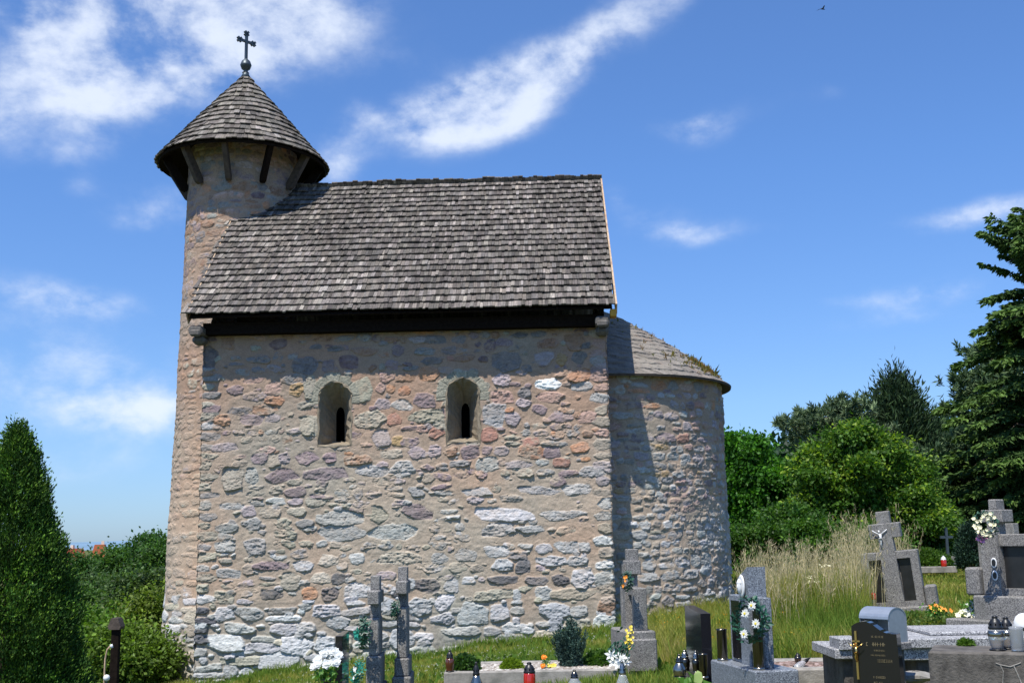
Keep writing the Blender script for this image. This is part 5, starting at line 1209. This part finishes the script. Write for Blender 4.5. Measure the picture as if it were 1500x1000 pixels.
# the tall one by the apse
D = 12.9; c = at(931, 975, D); g = c[2]; H = top_z(930, 799, D)-g
t = panel_cross('tall narrow concrete cross monument standing at the corner of nave and apse', (c[0], D, g-.02), .16, H*.99, .58, .15, .42, m_blackm, arm=.18, base_h=.42, armw=1.1, armt=.006)
MB().box((-.005, 0, .17), (.30, .78, .34), bev=.015).build('base_block', m_terr, t)
c = at(914, 851, 12.6); wreath('small wreath with orange flowers hanging on the tall monument by the apse', c+np.array((.03, -.12, 0)), .11, (-.75, -.6, .1), 'small', squash=.7)
# small votive step left of it
# black stele
D = 10.0; c = at(1030, 994, D); zt = top_z(1030, 893, D)-c[2]
t = thing('black_stele', 'tall black polished stele reflecting the church wall, left of the granite monument', 'headstone', (c[0], D, c[2]), .07)
sx = .085; MB().prism([(-.19, 0), (.42, 0), (.42, zt*1.03), (-.19, zt*.97)], -sx/2, sx/2, 'yz').build('stone', m_black, t); MB().box((.12, .1, -.08), (.46, .8, .16), bev=.006).build('base', m_black, t)
MB().box((.1, .1, -.3), (.6, 1.0, .28), bev=.01).build('foundation', m_terr, t)
# leafy plant in front
c = at(1015, 1010, 8.9); t = thing('leafy_plant', 'fresh green broad-leaved plant with one pale leaf in front of the black stele', 'plant', (c[0], 8.9, c[2]-.05)); mb = MB()
for k in range(16):
    a = random.uniform(0, 6.28); l = random.uniform(.06, .13); mb.petals((random.uniform(-.06, .05), random.uniform(-.04, .04), .03), (math.cos(a)*.6, math.sin(a)*.5-.2, .9), l, 3, .9, .35)
mb.build('leaves', m_gleaf2, t)
mb = MB(); mb.add([(.03, -.03, .06), (.055, -.035, .085), (.075, -.03, .13), (.068, -.02, .18), (.04, -.012, .195), (.012, -.02, .17), (.006, -.03, .12), (.012, -.034, .08)], [tuple(range(8))]); mb.build('pale_leaf', m_pale, t)

# --- granite monument with daisy wreath
D = 9.0; c = at(1107, 990, D); g = c[2]; yy = lambda y: top_z(1110, y, D)-g
t = thing('granite_monument', 'grey speckled granite monument with a slanted top block and daisy wreath', 'headstone', (c[0], D, g), .22)
hb = yy(872); MB().box((-.02, 0, (hb+yy(972))/2), (.075, .62, hb-yy(972)), bev=.006).build('back_slab', m_granite, t)
mb = MB(); mb.prism([(-.13, yy(975)), (.05, yy(975)), (.05, yy(845)), (-.13, yy(829))], -.085, .065, 'yz'); mb.build('pillar', m_granite, t)
for y0, y1 in ((-.27, -.15), (.08, .25)):
    MB().box((-.063, (y0+y1)/2, (yy(880)+yy(966))/2), (.012, y1-y0, yy(880)-yy(966))).build('inscription_panel', m_black, t)
MB().box((-.02, 0, (yy(972)+yy(1030))/2), (.34, .86, yy(972)-yy(1030)), bev=.01).build('base', m_granite, t)
# relief medallion: a bowed head in low relief
mb = MB(); mb.lathe([(.062, 0), (.066, .006), (.055, .012), (.045, .011)], (0, 0, 0), 20, Matrix.Rotation(R(-90), 3, 'Y') @ Matrix.Scale(1, 3)); 
mb.blob((-.024, 0, .0), (.018, .03, .042), 10, .05); mb.blob((-.026, .0, .018), (.016, .032, .018), 8, .1); mb.tube([(-.036, -.004, .01), (-.043, -.004, -.006), (-.034, -.004, -.012)], [.004, .006, .004], 6)
o = mb.build('relief_medallion', m_white, t, smooth=True); o.location = (-.092, -.04, yy(857)); o.scale = (1, .85, 1.35)
c = at(1098, 905, 8.8); wreath('green wreath with white daisies hanging on the granite monument', c+np.array((-.02, -.18, 0)), .17, (-.72, -.68, .1), 'daisy', squash=.85)
Rz = Matrix.Rotation(.22, 3, 'Z'); org = Vector((at(1107, 990, D)[0], D, g))
for (lx, ly, lab) in ((-.125, -.345, 'shiny steel vase on the near end of the granite base'), (-.13, .32, 'shiny steel vase on the far end of the granite base')):
    p = org+Rz @ Vector((lx, ly, yy(972))); steel_vase(lab, p, .245, .040, m_dsteel, 'steel vases of the granite monument')

# --- gravel grave right of it
c = at(1190, 975, 11.0); g = c[2]
t = thing('gravel_grave', 'low worn concrete grave border filled with reddish gravel', 'grave', (c[0], 11.0, g-.05), -.03)
for (x, y, w, d, nm) in ((0, -.35, 1.5, .12, 'front_border'), (0, .40, 1.5, .12, 'back_border'), (-.71, .02, .12, .62, 'end_border')): MB().box((x, y, 0), (w, d, .16), bev=.02).build(nm, m_concl, t)
gx, gy = np.meshgrid(np.linspace(-.65, .75, 60), np.linspace(-.29, .34, 30)); mesh_np('gravel', np.stack([gx, gy, .03+.05*fbm(gx*9, gy*9, 8, 4)], -1).reshape(-1, 3), grid_faces(*gx.shape), m_bristle, t)
def lying(label, px, py, D, h, r, glass, cap, rot):
    c = at(px, py, D); t = lantern(label, (c[0], D, c[2]), h, r, glass, cap, 'flask', 'fallen lanterns'); t.rotation_euler = rot; return t
lying('fallen clear glass lantern lying in the gravel grave', 1164, 980, 10.8, .2, .035, m_glass, m_blackpl, (0, R(62), .4))
lying('fallen red lantern with a black lid lying in the reddish gravel', 1205, 984, 10.7, .15, .03, m_redglass, m_blackpl, (0, R(80), .2))
lan('dark upright lantern at the back of the gravel grave', 1169, 969, 955, 11.2, 5, m_dsteel, m_blackpl, 'jar')

# --- big terrazzo slab graves at the right
def slab(label, pxa, pya, Da, L_, Wd, H_, rz, mat, name='slab_grave', lip=.0):
    c = at(pxa, pya, Da); t = thing(name, label, 'grave', (c[0], Da, c[2]-H_), rz)
    return t
c = at(1222, 950, 9.6); t = thing('slab_grave', 'grey terrazzo grave slab on a dark concrete block, left of the black headstone', 'grave', (c[0], 9.6, c[2]-.36), 0)
MB().box((.45, .35, .32), (.9, .75, .08), bev=.008).build('slab', m_terrl, t); MB().box((.48, .37, .12), (.8, .65, .32), bev=.01).build('block', m_conc, t)
c = at(1238, 939, 9.9); MB().box((.12, .1, .40), (.18, .3, .09), bev=.006).build('step', m_terrl, t)
c = at(1330, 934, 9.2); t = thing('slab_grave', 'wide speckled terrazzo grave slab stretching behind the lanterns at the right', 'grave', (c[0], 9.2, c[2]-.34), 0)
MB().box((1.0, .44, .30), (2.3, .95, .075), bev=.008).build('slab', m_terrl, t); MB().box((1.0, .44, .215), (2.14, .87, .095), bev=.008).build('under_slab', m_terrl, t)
MB().box((1.14, .52, .352), (1.8, .7, .03), bev=.008).build('cover_plate', m_terrl, t); MB().box((1.02, .45, .05), (1.9, .8, .24), bev=.01).build('block', m_conc, t)
c = at(1338, 990, 8.6); tag(MB().blob((0, 0, 0), (.16, .14, .04), 12, .12).build('flat_stone', m_concl), 'flat pale stone lying below the speckled slab', 'stone').location = tuple(c)
# weathered concrete tomb at the front right
c = at(1359, 953, 7.2); t = thing('concrete_tomb', 'dark weathered concrete tomb edge at the lower right corner, cracked', 'grave', (c[0], 7.2, c[2]-.6), -.42)
MB().box((.85, .22, .30), (1.7, .44, .60), bev=.012).build('block', m_conc, t)
mb = MB(); 
for pts in (((.52, .54), (.545, .53), (.56, .49), (.55, .42)), ((.545, .53), (.60, .52), (.66, .545)), ((.62, .525), (.64, .47), (.655, .42))): mb.tube([(x-.14, -.002, z) for x, z in pts], .0035, 5)
mb.build('crack_lines', m_concl, t)
T_ = Matrix.Rotation(-.42, 3, 'Z'); org = Vector((c[0], 7.2, c[2]))
cushion('tiny tuft of green weeds growing on the edge of the dark concrete tomb', 1416, 957, 7.5, .035, .03, (.08, .16, .02), (.14, .24, .04), 260, .03, 'weed_tuft', 'weed', z=org.z-.005)
for (px, pb, pt, Dl, rp, gl, cp, sh, lab) in ((1462, 961, 909, 7.16, 11.5, m_glass, m_blackpl, 'waist', 'lantern with amber candle and black lid on the concrete tomb, leftmost of three'), (1478, 962, 914, 7.24, 10, m_glass, m_blackpl, 'waist', 'clear glass lantern with black lid, between amber lantern and plain candle glass')):
    c = at(px, pb, Dl); q = Vector((c[0], Dl, org.z+.001)); lantern(lab, q, at(px, pt, Dl)[2]-c[2], rp/FPX*Dl, gl, cp, sh)
c = at(1492, 965, 7.08); t = thing('candle_glass', 'plain clear candle glass on the concrete tomb at the right edge', 'candle glass', (c[0], 7.08, org.z+.001))
MB().lathe([(.034, 0), (.038, .01), (.040, .13), (.041, .145), (.036, .145), (.034, .02)], n=20).build('glass_body', m_glass, t, smooth=True); MB().lathe([(.03, .012), (.03, .06), (.01, .062)], n=16).build('candle', m_wax, t, smooth=True)
c = at(1500, 924, 8.6); t = thing('white_lamp', 'white domed grave ornament with a dark opening at the right edge', 'ornament', tuple(c)); MB().lathe([(.065, 0), (.07, .03), (.066, .07), (.05, .105), (.025, .125), (.005, .13)], n=20).build('dome', m_white, t, smooth=True); MB().box((-.03, -.055, .02), (.05, .02, .03), bev=.004).build('opening', m_blackvoid, t)

# --- black headstone with a gilt cross
D = 7.6; c = at(1292, 1000, D); g = c[2]-.12; yy = lambda y: top_z(1290, y, D)-g
t = thing('black_headstone', 'black granite headstone with wavy top, gilt crucifix and gilt lettering', 'headstone', (c[0]-.005, D, g), 1.02)
# face looks along local -X, width along Y
w0, w1 = -.13, .155; top = []
for k in range(15):
    f = k/14; y = w1+(w0-w1)*f; z = yy(905)-.0+.0 if 0 else yy(907)-(.085*(1/(1+math.exp(-(f-.55)*11)))) - .02*(1-f)**6*2; top.append((y, z))
mb = MB(); mb.prism([(w0-.012, 0), (w1+.012, 0)]+top, -.05, .05, 'yz'); st = mb.build('stone', m_black, t)
mb = MB(); arm_cross(mb, .0, .0, .0) if 0 else None
zc0, zc1 = yy(994), yy(923)
mb.box((-.058, .128, (zc0+zc1)/2), (.014, .013, zc1-zc0)); mb.box((-.058, .128, zc1-.065), (.014, .05, .010)); cr_ = mb.build('gilt_cross', m_gold, t)
corpus(cr_, (-.07, .128, zc1-.13), .13, m_gold)
rt = random.Random(5)
for r_, (z, y0, y1, h_) in enumerate(((yy(931), .03, -.045, .012), (yy(942), .065, -.055, .022), (yy(951), .02, -.05, .010), (yy(958), .04, -.05, .009), (yy(966), .0, -.09, .017), (yy(990), .035, -.06, .014), (yy(998), .04, -.02, .012))):
    mb = MB(); y = y0
    while y > y1:
        w = h_*rt.uniform(.35, .6)
        if rt.random() < .85:
            k = rt.randint(0, 3); yc = y-w/2
            if k in (0, 1): mb.box((-.0505, y-.001, z), (.003, h_*.14, h_))
            if k in (1, 2): mb.box((-.0507, yc, z+h_*.43), (.003, w*.7, h_*.13)); mb.box((-.0507, yc, z-h_*.43), (.003, w*.7, h_*.13))
            if k in (0, 2, 3): mb.box((-.0509, yc, z), (.003, w*.7, h_*.13))
            if k == 3: mb.box((-.0505, y-w*.75, z), (.003, h_*.14, h_))
        y -= w*1.25
    mb.build('lettering', m_gilt, t)
MB().box((0, .01, -.1), (.22, .42, .2), bev=.01).build('base', m_terr, t)
# sheet-metal lantern house behind
D = 8.4; c = at(1294, 925, D); t = thing('metal_lantern_box', 'grey sheet-metal candle box with a rounded lid behind the black headstone', 'candle box', (c[0]-.02, D, c[2]-.05), -.95)
r_ = .105; pf = [(-r_, -.02)]+[(-r_*math.cos(math.pi*k/14), .15+r_*.75*math.sin(math.pi*k/14)) for k in range(15)]+[(r_, -.02)]
pl = [(y, z) for y, z in pf]
mb = MB(); vs = [(-.10, y, z) for y, z in pl]+[(.15, y, z) for y, z in pl]+[(-.10, y*.94, z*.99-.003) for y, z in pl]+[(.15, y*.94, z*.99-.003) for y, z in pl]; n = len(pl)
fs = [(i, i+1, n+i+1, n+i) for i in range(n-1)]+[(2*n+i, 3*n+i, 3*n+i+1, 2*n+i+1) for i in range(n-1)]+[(i, 2*n+i, 2*n+i+1, i+1) for i in range(n-1)]+[(n+i, n+i+1, 3*n+i+1, 3*n+i) for i in range(n-1)]
# side seen to the left stays open: drop the lower panels there
fs = [f for q, f in enumerate(fs) if q % (n-1) != 0]
mb.add(vs, fs); mb.build('rounded_cover', m_tin, t)
mb = MB(); mb.prism([(y*.93, z) for y, z in pl], .142, .147, 'yz'); mb.build('end_plate', m_tin, t); mb = MB(); mb.prism([(y*.93, z) for y, z in pl], -.10, -.094, 'yz'); mb.build('end_plate', m_tin, t)
MB().box((.02, 0, -.04), (.3, .24, .05), bev=.006).build('base', m_terr, t); MB().box((.02, 0, -.36), (.2, .18, .6)).build('pedestal', m_conc, t)

# --- leaning cross with two dark panels
D = 16.2; c = at(1318, 905, D); g = gz(c[0], D); H = top_z(1300, 750, D)-c[2]
t = panel_cross('leaning concrete cross monument with two dark panels and a white crucified figure', (c[0], D, c[2]-.10), 1.12, H+.12, .78, .17, .56, m_blackm, tilt=(0, 0), arm=.40, base_h=.26, vases=True)
t.rotation_euler = (Matrix.Rotation(R(-5), 3, 'Y') @ Matrix.Rotation(1.12, 3, 'Z')).to_euler()
corpus(t, (-.13, .06, H+.12-.36), .27, m_white)
c = at(1280, 875, 15.6); t2 = lan('small red lantern on the plinth of the leaning cross monument', 1280, 878, 867, 15.7, 3.5, m_redglass, m_red, 'cyl')
for i, (px, py) in enumerate(((1271, 829), (1243, 848), (1266, 844))):
    c = at(px, py, 16.5); t2 = thing('white_lily', 'single white lily in the tall grass, %s' % ('nearest to the leaning cross', 'furthest left from the leaning cross', 'lower one beside the leaning cross')[i], 'lily', (c[0], 16.5, gz(c[0], 16.5)))
    hz_ = c[2]-gz(c[0], 16.5); MB().petals((0, 0, hz_), (-.3, -1, .4), .07, 6, .4, .25).build('blossom', m_petal, t2); MB().tube([(0, 0, 0), (.01, 0, hz_)], .004, 5).build('stem', m_gleaf2, t2)
# cow-parsley heads in the dry grass
rn = np.random.default_rng(77); mb = MB(); st = MB()
for i, (px, py) in enumerate(((1190, 845), (1198, 852), (1186, 852), (1212, 828), (1236, 858), (1205, 862))):
    c = at(px, py, 15.0); t2 = thing('white_umbel', 'white umbel flower in the dry grass, ' + ('right of the granite monument, upper', 'right of the granite monument, middle', 'leftmost of the umbels', 'highest of the umbels', 'rightmost of the umbels', 'lowest of the umbels')[i], 'wildflower', (c[0], 15.0, gz(c[0], 15.0)), 0, 'white umbels in the dry grass'); hz_ = c[2]-gz(c[0], 15)
    mb = MB(); 
    for k in range(12): mb.petals((rn.normal()*.04, rn.normal()*.04, hz_+rn.normal()*.008), (0, -.4, 1), .014, 5, .2, .4)
    mb.build('flower_head', m_cream, t2); MB().tube([(.03, 0, 0), (0, 0, hz_)], .003, 4).build('stem', m_newwood, t2)

# --- right cross monument with flowers and oval portraits
D = 11.3; c = at(1474, 905, D); g = c[2]; H = top_z(1462, 731, D)-g
t = panel_cross('large concrete cross monument at the right edge with two oval portraits and dark panels', (c[0], D, g-.02), .62, H+.02, .84, .17, .34, m_blackm, arm=.18, base_h=.24, vases=True, hwl=.16, armw=1.25)
MB().box((.02, -.1, -.14), (.55, 1.2, .30), bev=.012).build('lower_step', m_terr, t)
for z in (.55, .43):
    mb = MB(); mb.lathe([(.038, 0), (.040, .006), (.030, .009), (.029, .007)], (0, 0, 0), 20, Matrix.Rotation(R(-90), 3, 'Y') @ Matrix.Scale(1, 3)); o = mb.build('oval_portrait', m_white, t, smooth=True); o.location = (-.123, .30-.30, z); o.scale = (1, .8, 1.25)
    mb = MB(); mb.lathe([(.026, 0), (.026, .0112)], (0, 0, 0), 16, Matrix.Rotation(R(-90), 3, 'Y') @ Matrix.Scale(1, 3)); o2 = mb.build('photo', m_blackm, o)
c = at(1443, 768, 11.0); wreath('round wreath of white blossoms hanging on the right cross monument', c+np.array((.0, -.02, 0)), .13, (-.55, -.85, .1), 'white', squash=.85)
c = at(1437, 788, 11.0); t2 = bouquet('small bunch of pink flowers under the white wreath', (c[0], 11.0, c[2]-.06), [('daisy', m_pink, .03, [(-.03, 0, .05), (.02, -.01, .06), (0, -.02, .03), (.04, 0, .07), (-.01, -.01, .08)])], .04, m_gleaf, None, 'flowers')
c = at(1424, 900, 11.6); bouquet('cluster of large white lilies beside the steps of the right monument', (c[0], 11.6, c[2]-.05), [('lily', m_petal, .085, [(.02, 0, .13), (.10, 0, .22), (-.02, -.02, .08), (.06, -.02, .12)]), ('daisy', m_cream, .035, [(-.1, 0, .08), (-.14, 0, .05), (-.06, -.02, .05), (.0, -.04, .03), (.08, -.02, .05)])], .10, m_gleaf2, None)
c = at(1372, 900, 12.2); bouquet('orange and yellow marigolds in the weeds between the two cross monuments', (c[0], 12.2, c[2]-.08), [('daisy', m_orange, .03, [(-.06, 0, .16), (0, 0, .17), (.05, 0, .15), (.09, 0, .13), (-.03, -.02, .12), (.15, 0, .12)]), ('daisy', m_yel, .025, [(-.04, -.02, .14), (.03, -.02, .13)])], .12, m_gleaf2, None, 'flowers')
c = at(1342, 930, 10.4); bouquet('small yellow flowers at the edge of the speckled slab', (c[0], 10.4, c[2]-.06), [('daisy', m_yel, .022, [(-.02, 0, .06), (.02, 0, .07), (.045, 0, .05), (0, 0, .05)])], .04, m_gleaf2, None, 'flowers')
cushion('low leafy weeds under the marigolds', 1385, 930, 12.0, .45, .15, (.10, .16, .03), (.20, .22, .05), 3600, .04, 'weed_clump', 'weeds')
cushion('leafy weeds before the plinth of the leaning cross', 1345, 915, 13.5, .40, .13, (.10, .17, .03), (.20, .22, .05), 2600, .04, 'weed_clump', 'weeds')

# --- background of the graveyard
cushion('pale green clipped bush at the back of the lawn', 1360, 832, 27, .55, .42, (.06, .13, .02), (.1, .18, .03), 5200, .06, 'clipped_bush', 'bush')
cushion('round dark clipped bush at the back of the lawn', 1396, 822, 28, .50, .40, (.03, .085, .014), (.05, .12, .02), 5200, .06, 'clipped_bush', 'bush')
b = at(1421, 826, 25); thuja('dwarf_conifer', 'small blue-green conical conifer at the back of the lawn', 'conifer', (b[0], 25, b[2]-.02), top_z(1421, 767, 25)-b[2], .23, 91, 9000, .05, (.02, .045, .028), (.035, .075, .04), prof=lambda f: min(1, (1-f)**.6*1.15))
lan('red lantern with a white top far back on the lawn before the clipped bushes', 1383, 830, 814, 24, 4, m_redglass, m_white, 'cyl')
c = at(1388, 808, 27.5); t = thing('iron_cross', 'small dark iron grave cross far back behind the clipped bushes', 'grave cross', (c[0], 27.5, c[2]-.1)); MB().box((0, 0, .3), (.06, .06, .75)).box((0, 0, .45), (.3, .055, .06)).build('cross', m_iron, t); MB().box((0, 0, -.1), (.3, .2, .2), bev=.02).build('base', m_terr, t)
c = at(1445, 824, 25); t = thing('urn_pedestal', 'pale stone block with a dark bush-like urn at the back of the lawn', 'grave', (c[0], 25, c[2]-.05)); MB().box((0, 0, .15), (.42, .3, .34), taper=.85).build('block', m_terrl, t); MB().lathe([(.06, .32), (.1, .4), (.13, .55), (.08, .7), (.1, .75)], n=12).build('urn', m_blackm, t, smooth=True)
c = at(1484, 850, 19); t = thing('distant_monument', 'small stepped concrete monument behind the right cross monument', 'headstone', (c[0], 19, c[2]-.2), .5); hz_ = top_z(1484, 766, 19)-c[2]+.2
MB().box((0, 0, hz_/2), (.14, .3, hz_), bev=.01).build('pillar', m_terr, t); MB().box((0, .2, hz_*.42), (.16, .75, hz_*.84), bev=.01).build('body', m_terr, t); MB().box((-.084, .2, hz_*.68), (.008, .2, .16)).build('photo_plate', m_white, t)
MB().box((.0, 0, 0), (.01, .01, .01))
# curb at the lawn's far edge
c0 = at(1345, 833, 26); c1 = at(1400, 828, 26)
t = thing('stone_curb', 'low grey stone curb at the far edge of the lawn', 'curb', (c0[0], 26, c0[2]-.06)); MB().box(((c1[0]-c0[0])/2, 0, .04), (c1[0]-c0[0], .15, .14), bev=.01).build('curb_stone', m_concl, t)

# --- a bird high in the sky
c = at(1205, 14, 60); t = thing('flying_bird', 'tiny dark bird high in the sky at the top right', 'bird', tuple(c), .4)
mb = MB(); mb.tube([(-.16, 0, 0), (-.1, 0, .01), (0, 0, .02), (.1, 0, .015), (.17, 0, .02)], [.01, .03, .04, .025, .012], 8)
for s_ in (-1, 1): mb.add([(.05, s_*.03, .03), (-.06, s_*.03, .03), (-.09, s_*.22, .09), (-.14, s_*.38, .05), (-.02, s_*.24, .1)], [(0, 1, 2, 4), (4, 2, 3)])
mb.build('body', m_blackpl, t, smooth=True)
